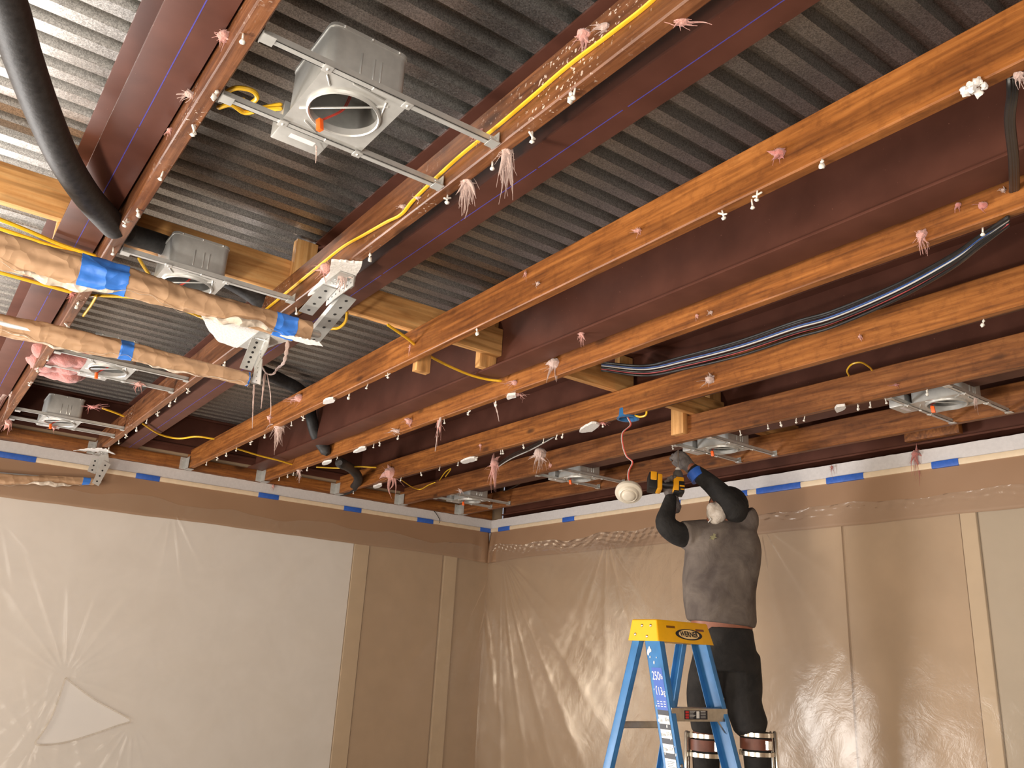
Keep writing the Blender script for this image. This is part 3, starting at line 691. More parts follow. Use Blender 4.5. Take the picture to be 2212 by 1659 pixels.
# ------------------------------------------------------------------ paper wrapped bars
def wrapped(px_pts, ztop, rad, label, seed, tapes, yend, xoff=0):
    """px_pts: axis points (px,py) at height ztop; rad: radii"""
    rr = random.Random(seed); P = [atz(x, y, ztop) if not xoff else atx(x, y, xoff) for x, y in px_pts]
    if not xoff: P = [Vector((P[0].x*0+sum(p.x for p in P)/len(P)*0.5+p.x*0.5, p.y, p.z)) for p in P]
    sp = spline(P, 20); n = len(sp)
    t = thing('wrapped_bar', sp[n//2], label, 'bar', 'bars wrapped in brown paper')
    seg = 40; rs = []
    for i, p in enumerate(sp):
        f = i/(n-1); r = rad[0]+(rad[1]-rad[0])*f; ring = []
        for k in range(seg):
            a = 2*math.pi*k/seg
            w = 1+0.10*math.sin(2*a+i*0.05+seed)+0.07*math.sin(5*a-i*0.13+seed*2)+0.04*math.sin(8*a+i*0.5)*math.sin(i*0.21)+rr.uniform(-0.015, 0.015)
            ring.append((p.x+r*w*math.cos(a)*0.72, p.y+rr.uniform(-0.002, 0.002), p.z+r*w*math.sin(a)))
        rs.append(ring)
    MB().rings(rs).build('paper_wrap', PAPERW, t, smooth=70)
    # steel bar core poking out at the wall/bracket end
    MB().tube([sp[0]+Vector((0, 0.05, 0)), sp[-1]+Vector((0, -0.03, 0))], 0.014, 12).build('bar', GALV, t)
    # loose film flap winding along underneath
    fl = MB(); q = []
    for i, p in enumerate(sp):
        f = i/(n-1); r = (rad[0]+(rad[1]-rad[0])*f)*1.05; a = -1.9+0.5*math.sin(i*0.13+seed)
        wd = max(0.0006, 0.022*math.sin(i*0.10+seed*1.3)*abs(math.sin(i*0.043+seed)))
        for s in (-1, 1): q.append((p.x+r*0.72*math.cos(a)+s*wd*0.4-0.006, p.y, p.z+r*math.sin(a)*1.08-s*wd*0.6+0.004*math.sin(i*0.7)))
    fl.add(q, [(2*i, 2*i+1, 2*i+3, 2*i+2) for i in range(n-1)])
    fo = fl.build('film_flap', FILM, t); md = fo.modifiers.new('s', 'SOLIDIFY'); md.thickness = 0.0015
    for (f0, f1) in tapes:
        i0, i1 = int(f0*(n-1)), int(f1*(n-1)); i1 = max(i1, i0+1)
        rs2 = []
        for i in range(i0, i1+1):
            p = sp[i]; rs2.append([(p.x+(Vector(v).x-p.x)*1.045, Vector(v).y, p.z+(Vector(v).z-p.z)*1.045) for v in rs[i]])
        MB().rings(rs2).build('tape_band', TAPEB, t, smooth=70)
    return t, sp
w1, s1 = wrapped([(-170, 500), (0, 545), (155, 580), (300, 615), (400, 643), (500, 672), (605, 702), (672, 716)], 2.65, (0.052, 0.037), 'upper bar wrapped in brown paper with two blue tape bands, nearest the camera', 3, [(0.30, 0.40), (0.84, 0.925)], -1.0)
w2, s2 = wrapped([(-170, 662), (0, 705), (110, 726), (218, 745), (300, 762), (400, 785), (520, 814), (540, 819)], 2.64, (0.040, 0.029), 'lower bar wrapped in brown paper with a narrow blue tape band', 8, [(0.50, 0.555), (0.93, 0.98)], -1.0)
w3, s3 = wrapped([(-170, 1012), (0, 1033), (80, 1036), (150, 1038), (205, 1040)], 2.58, (0.045, 0.022), 'paper wrapped bar hanging against the brown masking paper at the left wall', 12, [(0.88, 0.95)], -1.0, 6.37)

# brackets that carry the bars
def plate(mb, a, b, c, d, th=0.0025, holes=0, dark=None, hr=0.0055):
    a, b, c, d = map(Vector, (a, b, c, d)); n = (b-a).cross(d-a).normalized()
    if n.dot(a-CP) < 0: n = -n
    mb.poly([a, b, c, d], n*th)
    if holes:
        for k in range(holes):
            f = (k+0.6)/(holes+0.2); p = (a+b)/2*(1-f)+(d+c)/2*f
            dark.cyl(p-n*0.0006, p+n*0.0004, hr, 12)
def bracket(top, parts, label):
    t = thing('joist_bracket', top[0], label, 'bracket', 'perforated steel brackets holding the wrapped bars')
    mb = MB(); c = [Vector(p) for p in top]; plate(mb, *c, th=0.003)
    for k in range(9):
        rr = random.Random(k+int(c[0].x*10)); f, g = rr.uniform(0.12, 0.88), rr.uniform(0.15, 0.85)
        p = (c[0]*(1-f)+c[1]*f)*(1-g)+(c[3]*(1-f)+c[2]*f)*g; mb.ball(p-Vector((0, 0, 0.001)), 0.0035, seg=8)
    mb.build('top_channel', GALV, t, smooth=False)
    for nm, q, hs, hr in parts:
        mb = MB(); dk = MB(); plate(mb, *q, th=0.003, holes=hs, dark=dk, hr=hr)
        o = mb.build(nm, GALV, t, smooth=False)
        if hs: dk.build('hole_row', DARK, o, smooth=False)
    return t
V = Vector
def para(o, l, w): o, l, w = V(o), V(l), V(w); return [o, o+w, o+w+l, o+l]
bracket([(2.64, -0.985, 2.785), (2.425, -0.985, 2.785), (2.425, -1.036, 2.785), (2.64, -1.036, 2.785)],
        [('side_flange', para((2.425, -1.037, 2.785), (0.215, 0, -0.004), (0, 0, -0.034)), 7, 0.003),
         ('short_arm', para((2.56, -0.983, 2.783), (0.19, 0, -0.040), (0.0, -0.052, -0.002)), 4, 0.0058),
         ('long_arm', para((2.535, -1.052, 2.762), (0.31, 0.0, -0.088), (0.015, -0.058, 0.0)), 7, 0.0058),
         ('arm_lip', para((2.535, -1.052, 2.762), (0.31, 0.0, -0.088), (0.004, 0.004, 0.016)), 0, 0.003)], 'perforated steel bracket at the end of the upper wrapped bar')
bracket([(3.41, -0.982, 2.785), (3.17, -0.982, 2.785), (3.17, -1.036, 2.785), (3.41, -1.036, 2.785)],
        [('side_flange', [aty(*p, -1.037) for p in ((545, 757), (583, 724), (578, 750), (549, 800))], 5, 0.003),
         ('short_arm', para((3.25, -0.983, 2.780), (0.10, 0, -0.105), (0.0, -0.050, 0.0)), 6, 0.0055),
         ('long_arm', [aty(*p, -1.040) for p in ((552, 785), (566, 775), (562, 831), (544, 825))], 5, 0.003)], 'perforated steel bracket at the end of the lower wrapped bar')
bracket([(6.38, -0.975, 2.785), (6.20, -0.975, 2.785), (6.20, -1.036, 2.785), (6.38, -1.036, 2.785)],
        [('short_arm', [atx(*p, 6.28) for p in ((199, 988), (215, 992), (206, 1024), (189, 1018))], 3, 0.006),
         ('long_arm', [atx(*p, 6.24) for p in ((222, 994), (239, 1003), (213, 1050), (199, 1043))], 4, 0.006),
         ('side_flange', [atx(*p, 6.26) for p in ((215, 984), (234, 980), (236, 1002), (207, 1025))], 0, 0.006)], 'small steel bracket below the white band at the far left wall')

# ------------------------------------------------------------------ torn drywall scraps
def scrap(px, z, label, seed, th=0.010, group='torn white drywall scraps'):
    rr = random.Random(seed); pts = []
    n = len(px)
    for i in range(n):
        a = Vector((*px[i], 0)); b = Vector((*px[(i+1) % n], 0)); m = max(1, int((b-a).length/5))
        for k in range(m):
            p = a.lerp(b, k/m); j = 1.0 if m > 1 else 0; pts.append(atz(p.x+rr.uniform(-j, j), p.y+rr.uniform(-j, j), z))
    mb = MB(); mb.poly(pts, (0, 0, th)); c = sum((Vector(p) for p in pts), Vector())/len(pts)
    o = mb.build('drywall_scrap', DRYP, smooth=False); return tag(o, label, 'drywall scrap', group)
scrap([(716, 565), (783, 570), (778, 583), (768, 598), (765, 618), (757, 625), (733, 590), (700, 625), (664, 640), (690, 612), (712, 592)], 2.790, 'torn white drywall scrap framing the upper bracket', 1, 0.009)
scrap([(432, 676), (452, 690), (545, 705), (620, 712), (612, 728), (560, 718), (512, 752), (470, 738), (450, 712)], 2.789, 'large torn grey white drywall scrap between the two wrapped bars', 2, 0.010)
scrap([(585, 722), (612, 728), (630, 738), (600, 742), (580, 752)], 2.788, 'small torn drywall scrap right of the lower bracket', 3)
scrap([(605, 726), (640, 728), (690, 740), (697, 748), (660, 744)], 2.60, 'curled torn drywall paper under the end of the upper wrapped bar', 4, 0.003)
scrap([(158, 973), (200, 969), (230, 970), (250, 981), (236, 979), (205, 976)], 2.788, 'torn drywall paper flap above the small far left bracket', 5, 0.004)
sc = [((710, 868), 26, 12, 2, 'on the underside of the widest joist beside a pink tuft'), ((778, 973), 34, 9, 3, 'under the joist right of the black pipe'), ((706, 1001), 26, 7, 4, 'above the curled pipe end'),
      ((816, 1051), 20, 7, 5, 'beside the pink curl near the corner'), ((1012, 996), 38, 10, 6, 'under the joist, left of a hanging pink strand'), ((1274, 925), 52, 20, 7, 'left of the blue box'),
      ((1104, 858), 26, 10, 8, 'beside the yellowish insulation lump'), ((1815, 884), 28, 14, 9, 'under the brown joist at right, shaped like a drop')]
for (c, w, h, sd, wh) in sc:
    rr = random.Random(sd); q = []
    for k in range(9):
        a = 2*math.pi*k/9; r = rr.uniform(0.7, 1.1); q.append((c[0]+w/2*r*math.cos(a), c[1]+h/2*r*math.sin(a)-w*0.12*math.cos(a)))
    scrap(q, 2.787, 'ragged white drywall scrap '+wh, sd+20, 0.012)

# ------------------------------------------------------------------ drywall screws with plaster
def screw_mesh(kind):
    rr = random.Random(kind); mb = MB(); mb.cyl((0, 0, 0.004), (0, 0, -0.020), 0.0024, 8)
    if kind == 0: mb.cyl((0, 0, -0.016), (0, 0, -0.024), 0.0026, 10, 0.0065); mb.ball((0, 0, -0.024), 0.0065, sz=0.4, seg=8)
    if kind == 1: mb.ball((0.002, 0, -0.021), 0.0075, sz=1.1, seg=8, amp=0.25, rnd=rr); mb.ball((0, 0.001, -0.005), 0.005, seg=8, amp=0.3, rnd=rr)
    if kind == 2: mb.ball((0, 0, -0.024), 0.007, sz=0.6, seg=8, amp=0.2, rnd=rr); mb.tube([(0, 0, -0.010), (0.010, 0.004, -0.003)], 0.003, 6); mb.tube([(0, 0, -0.012), (-0.009, -0.003, -0.014)], 0.003, 6)
    me = bpy.data.meshes.new('drywall_screw'); me.from_pydata([tuple(v) for v in mb.v], [], mb.f); me.materials.append(SCREW)
    me.polygons.foreach_set('use_smooth', [True]*len(me.polygons)); return me
SM = [screw_mesh(k) for k in range(3)]
JN = ['the reddish joist beside the leftmost red beam', 'the brown joist with the yellow cable', 'the widest orange joist', 'the orange joist above the black cable bundle', 'the orange joist with the blue box', 'the brown joist above the raised hand', 'the lowest joist']
SCR = {0: [(497, 62), (470, 197), (421, 275), (352, 372), (297, 452), (262, 470), (245, 536), (170, 652), (145, 698), (107, 768), (83, 792), (68, 822)],
       1: [(1222, 182), (1232, 199), (1177, 300), (1103, 368), (800, 547), (990, 432), (640, 664), (487, 779), (410, 838), (385, 858), (371, 867), (343, 888), (322, 905), (300, 922), (276, 937), (258, 950), (238, 966)],
       2: [(838, 804), (795, 828), (758, 850), (659, 898), (636, 911), (576, 938), (546, 952), (515, 967), (494, 978), (474, 987), (450, 998), (1776, 345), (1636, 413), (1624, 431), (1025, 706), (1560, 455)],
       3: [(2126, 493), (1078, 867), (1023, 888), (969, 907), (872, 942), (834, 957), (814, 960), (739, 989), (674, 1012), (644, 1022), (634, 1027), (614, 1033)],
       4: [(1302, 913), (1218, 937), (1210, 942), (1180, 949), (1131, 960), (1095, 974), (1086, 974), (1041, 989), (994, 999), (956, 1010), (918, 1022), (873, 1033), (774, 1062), (2126, 689)],
       5: [(1610, 934), (1661, 918), (1695, 914), (1728, 906), (1749, 903), (1869, 880), (1882, 869), (1917, 863), (2005, 842), (1466, 966)]}
kk = 0
for j, lst in SCR.items():
    for (x, y) in lst:
        p = atz(x, y, ZC); p.y = min(max(p.y, JY[j]+0.006), JY[j]+JW-0.006); p.z = ZC-0.001+0.0025*math.sin(p.x*0.8+j)
        o = bpy.data.objects.new('drywall_screw', SM[kk % 3]); COL.objects.link(o); o.location = p; o.rotation_euler = (0.15*math.sin(kk*1.7), 0.2*math.cos(kk*2.3), kk)
        s = 1.0 if x != 1466 else 0.9; o.scale = (s, s, s)
        tag(o, 'white plaster coated screw sticking down from '+JN[j], 'screw', 'plaster coated screws under '+JN[j]); kk += 1

# ------------------------------------------------------------------ pink insulation tufts
def tuft(px, py, w, h, plane, label, seed, strands=6, mat=None, hang=0.4, body=1.0, dirx=0.0):
    """w,h in photograph pixels; plane=('z',v)|('y',v)|('x',v)|('d',v)"""
    mat = mat or PINK; rr = random.Random(seed); k, v = plane
    f = {'z': atz, 'y': aty, 'x': atx, 'd': atd}[k]; c = f(px, py, v)
    dep = (c-CP).dot(_F); s = dep/FPX; W, Hh = w*s, h*s
    right = Vector((_R.x, _R.y, _R.z)); up = Vector((0, 0, 1)); tow = (CP-c).normalized()
    if plane is jb:
        jn = min(range(7), key=lambda q: abs(JY[q]+JW/2-c.y))
        if abs(JY[jn]+JW/2-c.y) < 0.16: c.y = min(max(c.y, JY[jn]+0.004), JY[jn]+JW-0.004)
    c = c+tow*(0.006 if plane is not jb else 0); mb = MB()
    if body > 0:
        mn = min(W, Hh); q = c+up*0.06*Hh
        mb.ball(q, 0.26*mn*body, 1.1, 1.1, 0.9, seg=18, amp=0.10, rnd=rr)
        n0 = rr.uniform(0, 6.28); nf = 6 if mn > 0.03 else 4
        for i in range(nf):
            a = n0+2*math.pi*i/nf+rr.uniform(-0.4, 0.4); L = rr.uniform(0.16, 0.62)
            st = q-right*math.cos(a)*0.06*W-up*math.sin(a)*0.06*Hh
            e = q+right*math.cos(a)*L*W+up*(math.sin(a)*L*0.9-(0.18 if hang > 0.6 else 0.0))*Hh+tow*rr.uniform(0, 0.006)
            m = (st+e)/2+right*rr.uniform(-0.08, 0.08)*W+up*rr.uniform(-0.04, 0.10)*Hh
            sp = spline([st, m, e], 6); nn = len(sp); r0 = rr.uniform(0.15, 0.32)*mn*body
            mb.tube(sp, [max(0.0008, r0*(1-(t/(nn-1))**1.3)*(1+rr.uniform(-0.12, 0.12))) for t in range(nn)], 12, sq=0.6)
    for i in range(strands):
        a = rr.uniform(0, 2*math.pi); L = rr.uniform(0.35, 0.7)
        st = c+right*rr.uniform(-0.2, 0.2)*W+up*rr.uniform(-0.1, 0.2)*Hh
        if rr.random() < hang: e = st+right*(rr.uniform(-0.25, 0.25)+dirx)*W-up*rr.uniform(0.5, 0.95)*Hh
        else: e = st+right*math.cos(a)*L*W+up*math.sin(a)*L*Hh*0.8
        e += tow*rr.uniform(-0.003, 0.01); m = (st+e)/2+right*rr.uniform(-0.12, 0.12)*W+up*rr.uniform(-0.08, 0.12)*Hh
        r0 = 0.10*min(W, Hh)*rr.uniform(0.6, 1.2); sp = spline([st, m, e], 5); nn = len(sp)
        mb.tube(sp, [max(0.0007, r0*(1-(t/(nn-1))**0.8)) for t in range(nn)], 7, sq=0.55)
    for i in range(strands*2):   # stray fibres
        a = rr.uniform(0, 2*math.pi); st = c+right*rr.uniform(-0.25, 0.25)*W+up*rr.uniform(-0.2, 0.2)*Hh
        e = st+right*math.cos(a)*0.45*W+up*(math.sin(a)*0.4-0.2*hang)*Hh; mb.tube([st, (st+e)/2+up*0.03*Hh, e], [0.0009, 0.0008, 0.0004], 5)
    o = mb.build('insulation_tuft', mat); tag(o, label, 'insulation', 'pink insulation tufts'); return o
def jf(i): return ('y', JY[i]+JW+0.001)
jb = ('z', ZC-0.002)
T = [(483, 80, 46, 44, ('z', 2.85), 'pink insulation tuft at the top of the leftmost joist, near the top edge', 5, None),
     (408, 205, 46, 30, ('z', 2.85), 'pink insulation tuft with side strands halfway down the leftmost joist', 6, PALE),
     (366, 283, 20, 28, ('z', 2.85), 'small pink wisp on the leftmost joist beside the swirling knot', 3, None),
     (1262, 78, 50, 55, jf(1), 'rounded pink tuft on the top of the cable joist, left one of a pair', 5, None),
     (1305, 60, 60, 36, jf(1), 'flat pink tuft touching the yellow cable near the top', 4, PALE),
     (1490, 60, 75, 34, jb, 'pointed pink tuft behind the cable joist near the top edge', 4, None),
     (1033, 292, 62, 40, jf(1), 'pink tuft lying on the hanger bar of the largest housing', 6, None),
     (902, 428, 22, 16, jf(1), 'small pink tuft on the yellow cable above a bar foot', 3, PALE),
     (870, 447, 28, 18, jf(1), 'small pink wisp on the yellow cable left of another', 3, PALE),
     (705, 582, 62, 50, jf(1), 'pink tuft left of the torn drywall around the upper bracket', 7, None),
     (777, 603, 42, 55, jb, 'pale pink tuft hanging right of the upper bracket', 6, PALE),
     (648, 862, 62, 36, jf(2), 'bright pink spiky tuft on the widest joist left of a white scrap', 7, None),
     (625, 928, 40, 60, jb, 'pink tuft with frayed ends hanging under the widest joist', 7, PALE),
     (62, 768, 40, 62, ('y', JY[0]-0.02), 'pink tuft hanging on the leftmost joist between the wrapped bars and the wall', 5, None),
     (25, 842, 54, 72, jf(0), 'pale pink hanging tuft at the left edge of the picture', 8, PALE),
     (18, 915, 24, 30, jf(0), 'small pink wisp at the left edge above the white band', 4, None),
     (300, 831, 34, 22, ('z', 2.80), 'pink tuft skewered on the bar of the third housing', 4, None),
     (202, 880, 55, 16, ('z', 2.86), 'long thin pink tuft on the yellow cable beside the leftmost housing', 5, ROSE),
     (116, 924, 22, 14, ('z', 2.79), 'pink tuft under the leftmost housing', 3, None),
     (1683, 333, 52, 44, jf(2), 'pink flake on the right part of the widest joist', 3, ROSE),
     (1378, 499, 28, 20, jf(2), 'small pink tuft near the middle of the widest joist', 3, None),
     (886, 750, 10, 30, jf(2), 'thin pink curl on the widest joist near the yellow cable', 2, None),
     (1135, 592, 12, 22, jf(2), 'small pink flake on the widest joist above a knot', 2, None),
     (1162, 613, 16, 14, jf(2), 'tiny pink flake on the widest joist, right of the knot', 2, PALE),
     (1992, 510, 40, 60, jf(3), 'pink tuft with a hanging tail on the joist above the cables', 5, None),
     (2124, 446, 36, 34, jf(3), 'rose flake below the black upright bundle', 3, ROSE),
     (2070, 444, 22, 24, jf(3), 'small rose flake left of the black upright bundle', 2, ROSE),
     (2168, 411, 26, 16, jf(3), 'small pink tuft at the foot of the black upright bundle', 3, PALE),
     (2200, 165, 34, 44, ('z', ZC-0.002), 'pale tuft at the right edge on top of the black upright bundle', 5, PALE),
     (1198, 788, 48, 48, jf(3), 'pink tuft with a long upward spike on the joist above the blue box', 6, PALE),
     (1112, 828, 48, 24, jf(3), 'pink smear on the joist above a yellowish lump', 5, None),
     (1132, 856, 46, 24, jb, 'yellowish pink lump hanging under the joist near the middle', 5, None),
     (1256, 722, 20, 36, ('z', ZF-0.002), 'thin pink strand stuck on the red beam flange', 3, None),
     (1506, 683, 14, 16, jf(3), 'tiny pink flake above the sagging cables, left of a pair', 2, None),
     (1536, 676, 28, 14, jf(3), 'tiny pink flake above the sagging cables, right of a pair', 2, PALE),
     (885, 912, 32, 26, jf(3), 'pink tuft on the joist above a row of screws, left of the middle', 4, None),
     (858, 932, 40, 18, jf(3), 'pink smear on the joist just below another tuft', 4, PALE),
     (993, 920, 20, 56, jb, 'narrow pink tuft hanging beside a long strand', 4, None),
     (1068, 1005, 32, 72, jb, 'long pink tuft hanging under the joist with the blue box', 6, None),
     (1166, 982, 46, 56, jb, 'pale tuft with two tails hanging behind the thin cables', 6, PALE),
     (845, 1025, 52, 52, jf(4), 'curled pink tuft near the room corner', 6, None),
     (1038, 963, 12, 20, jf(4), 'small pink flake in a pale ring on the joist with the blue box', 2, None),
     (1534, 822, 46, 34, jf(4), 'pale pink tuft on the joist left of the short post', 5, PALE),
     (1858, 728, 14, 16, jf(4), 'tiny pink flake on the joist under the cables at right', 2, None),
     (1316, 918, 28, 16, jb, 'pink tuft beside the blue box', 4, ROSE),
     (672, 1022, 18, 34, jb, 'small pink tuft hanging left of the curled pipe', 4, PALE),
     (1977, 985, 26, 70, ('y', YR+0.03), 'rose tuft hanging over the white band of the right wall', 5, ROSE),
     (1797, 1010, 10, 30, ('y', YR+0.03), 'thin rose strand on the white band of the right wall', 2, ROSE),
     (1189, 1006, 14, 14, jf(5), 'tiny pink flake on the joist above the left grey housing', 2, None),
     (1935, 832, 30, 12, jf(5), 'faint rose flake on the joist above the far right housing', 2, ROSE),
     (2108, 862, 16, 44, ('z', 2.81), 'pink strand draped over the far right housing', 3, PALE),
     (156, 636, 20, 26, ('z', 2.83), 'pink wisp where a yellow cable meets the leftmost joist', 4, ROSE),
     (590, 1050, 10, 14, ('x', XL-0.03), 'tiny pink tuft on top of the white band of the left wall', 2, None),
     (995, 1061, 20, 14, ('z', 2.8), 'pale frayed tuft on the housing nearest the corner', 4, PALE),
     (400, 531, 24, 24, ('z', 2.96), 'pink tuft on top of the second housing', 4, None),
     (432, 560, 20, 14, ('z', 2.90), 'pink patch on the side of the second housing', 2, PALE),
     (1470, 962, 1, 1, jb, None, 0, None)]
for i, (x, y, w, h, pl, lb, st, m) in enumerate(T):
    if lb: tuft(x, y, w, h, pl, lb, i+11, st, m, hang=0.85 if h > w else 0.35)
tuft(1137, 350, 44, 120, jb, 'large pink tuft with long strands hanging under the cable joist, right one of two', 101, 16, PALE, 0.98, 0.9, 0.15)
tuft(1047, 412, 44, 100, jb, 'pink tuft with one long strand hanging under the cable joist, left one of two', 102, 12, PALE, 0.95, 0.9, 0.05)
def strand(pts, z, r, mat, label):
    q = spline([atz(x, y, zz2) for (x, y), zz2 in zip(pts, z)], 6); n = len(q)
    o = MB().tube(q, [max(0.0008, r*(0.5+0.5*abs(math.sin(i*0.9+pts[0][0])))*(1-0.75*i/(n-1))) for i in range(n)], 8, sq=0.5).build('insulation_strand', mat)
    tag(o, label, 'insulation', 'hanging strands of insulation')
strand([(622, 738), (618, 765), (612, 785), (600, 795), (590, 808), (575, 806), (566, 790), (563, 780)], (2.78, 2.74, 2.72, 2.71, 2.69, 2.69, 2.70, 2.71), 0.010, PALE, 'twisted pink strand looping from the wrapped bar end to the lower bracket')
strand([(549, 832), (547, 870), (545, 925)], (2.62, 2.54, 2.44), 0.006, PALE, 'long white pointed strand hanging below the lower bracket')
strand([(572, 808), (568, 845), (564, 882)], (2.69, 2.62, 2.55), 0.007, PALE, 'pink strand hanging just right of the lower bracket')
strand([(577, 808), (584, 850), (585, 890), (582, 905)], (2.69, 2.62, 2.56, 2.53), 0.003, PALE, 'thin strand ending in a small pink tuft')
tuft(582, 903, 16, 24, ('z', 2.54), 'small pink tuft at the end of a thin hanging strand', 203, 3, None, 0.5)
strand([(952, 902), (946, 925), (944, 945), (940, 975)], (2.79, 2.76, 2.73, 2.69), 0.008, PALE, 'long pink strand hanging in front of the joist with the blue box')
strand([(1068, 870), (1074, 890), (1078, 910)], (2.79, 2.76, 2.73), 0.006, PALE, 'grey white strand hanging in the dark gap')
strand([(683, 316), (683, 335), (682, 352)], (2.80, 2.79, 2.775), 0.003, PALE, 'thin grey fibre hanging under the largest housing')
# big batt beside the third housing
rr = random.Random(9); mb = MB()
c = atz(138, 782, 2.86)
for i in range(26):
    mb.ball((c.x+rr.uniform(-0.17, 0.17), c.y+rr.uniform(-0.09, 0.10), c.z+rr.uniform(-0.02, 0.03)), rr.uniform(0.04, 0.065), 1.1, 1.1, 0.8, seg=16, amp=0.06, rnd=rr)
tag(mb.build('insulation_batt', ROSE, mods=[remesh(0.007, 2)]), 'large lump of rose pink insulation stuffed beside the third housing', 'insulation')
# plaster clump
mb = MB(); c = atz(2103, 187, ZC-0.004)
for i in range(11): mb.ball(c+Vector((rr.uniform(-0.02, 0.02), rr.uniform(-0.012, 0.016), rr.uniform(-0.014, 0.004))), rr.uniform(0.005, 0.010), seg=8, amp=0.3, rnd=rr)
tag(mb.build('plaster_clump', DRYP), 'knobbly white plaster clump on the edge of the widest joist at right', 'plaster')

# ------------------------------------------------------------------ blue box and dangling detector
bp = atz(1352, 905, ZC-0.012)
t = thing('electrical_box', bp, 'blue plastic ceiling box at the edge of the orange joist with a red wire', 'electrical box')
mb = MB(); n = 24
o_ = []
cx, cy = bp.x, bp.y-0.015
for r, z in ((0.050, 2.84), (0.052, 2.795), (0.058, 2.793), (0.058, 2.790), (0.047, 2.790), (0.045, 2.83)):
    o_.append([(cx+r*math.cos(2*math.pi*k/n), cy+r*math.sin(2*math.pi*k/n), z) for k in range(n)])
mb.rings(o_, close=False); mb.cyl((cx, cy, 2.828), (cx, cy, 2.84), 0.046, 24); mb.build('box_shell', BLUBOX, t)
MB().tube(spline([(cx-0.05, cy, 2.80), (cx-0.09, cy, 2.785), (cx-0.13, cy, 2.79), (cx-0.13, cy, 2.84)]), 0.005, 8).build('cable_stub', YEL, t)
dp = atx(1358, 1066, cx); 
dp = Vector((cx, cy, atd(1358, 1066, Vector((cx, cy, 0)).dot(_Fh)).z))
dfull = atd(1358, 1066, Vector((cx, cy, 0)).dot(_Fh))
t = thing('smoke_detector', dfull, 'round ivory smoke detector dangling from the blue box on a red wire', 'smoke detector')
ax = (CP-dfull).normalized()*0.75+Vector((0, 0, -0.75)); ax.normalize(); e1 = ax.orthogonal().normalized(); e2 = ax.cross(e1)
def disc(rz): return [[dfull+e1*(r*math.cos(2*math.pi*k/40))+e2*(r*math.sin(2*math.pi*k/40))+ax*z for k in range(40)] for r, z in rz]
MB().rings(disc(((0.055, -0.022), (0.066, -0.020), (0.068, -0.006), (0.066, 0.0), (0.058, 0.004)))).build('base_ring', IVORY, t)
MB().rings(disc(((0.050, 0.003), (0.047, 0.014), (0.042, 0.018), (0.040, 0.015), (0.034, 0.015), (0.031, 0.024), (0.026, 0.028), (0.010, 0.030)))).build('sensor_dome', IVORY, t)
wp = [(cx, cy, 2.80)]+[atd(x, y, Vector((cx, cy, 0)).dot(_Fh)) for x, y in ((1363, 918), (1346, 935), (1346, 960), (1354, 985), (1367, 998), (1360, 1015), (1358, 1030), (1361, 1046))]
MB().tube(spline(wp, 6), 0.0028, 7).build('lead_wire', REDW, t)
MB().tube(spline([Vector(p)+Vector((0.004, 0.003, 0)) for p in wp], 6), 0.0018, 6).build('lead_wire', WHTC, t)

# ------------------------------------------------------------------ batten with blue tape, masking paper, plastic
def batten(horiz, u0, u1, label, tapes):
    z = CH+1.102; h = 0.034
    t = thing('cream_batten', (XL-0.03, (u0+u1)/2, z) if horiz == 'y' else ((u0+u1)/2, YR+0.03, z), label, 'batten', 'cream battens pinning the masking paper')
    mb = MB()
    def bb(m, a, b, g, hz, c):
        if horiz == 'y': m.box((XL-0.014-g, a, z-hz/2), (XL-0.0135, b, z+hz/2), c)
        else: m.box((a, YR+0.0135, z-hz/2), (b, YR+0.014+g, z+hz/2), c)
    bb(mb, u0, u1, 0.018, h, 0.006); mb.build('batten_strip', BATTEN, t)
    for a, b in tapes:
        m = MB(); bb(m, min(a, b), max(a, b), 0.021, h+0.005, 0.006); m.build('tape_piece', TAPE, t)
    return t
def ty(*p): return [atx(a, b, XL-0.02).y for a, b in p]
pl = [((-60, 965), (80, 985)), ((294, 1020), (346, 1029)), ((558, 1062), (602, 1072)), ((742, 1093), (780, 1100)), ((900, 1119), (935, 1125)), ((1036, 1139), (1066, 1144))]
batten('y', YR+0.03, 0.8, 'cream batten along the left wall with six blue tape pieces', [ty(a, b) for a, b in pl])
pr = [((1103, 1144), (1078, 1147)), ((1243, 1122), (1217, 1127)), ((1473, 1088), (1450, 1090)), ((1617, 1066), (1590, 1068)), ((1732, 1049), (1636, 1065)), ((1868, 1029), (1787, 1043)), ((2073, 996), (2014, 1005))]
batten('x', 0.6, XL-0.04, 'cream batten along the right wall with seven blue tape pieces', [[aty(*p, YR+0.02).x for p in q] for q in pr])
def sheetgrid(horiz, u0, u1, z0, z1, step, dfun, hole=None, ztop=None, zbot=None):
    nu = int((u1-u0)/step)+1; nz = int((z1-z0)/step)+1
    U = np.linspace(u0, u1, nu); Z = np.linspace(0, 1, nz)
    UU, ZZ = np.meshgrid(U, Z, indexing='ij')
    zt = ztop(UU) if ztop else z1; zb = zbot(UU) if zbot else z0
    Zr = zb+(zt-zb)*ZZ
    D = dfun(UU, Zr)
    if horiz == 'y': V = np.stack([XL-D, UU, Zr], -1)
    else: V = np.stack([UU, YR+D, Zr], -1)
    V = V.reshape(-1, 3); idx = np.arange(nu*nz).reshape(nu, nz)
    F = np.stack([idx[:-1, :-1], idx[1:, :-1], idx[1:, 1:], idx[:-1, 1:]], -1).reshape(-1, 4)
    if hole is not None:
        cu = UU.reshape(-1)[F].mean(1); cz = Zr.reshape(-1)[F].mean(1); F = F[~hole(cu, cz)]
    return V, F
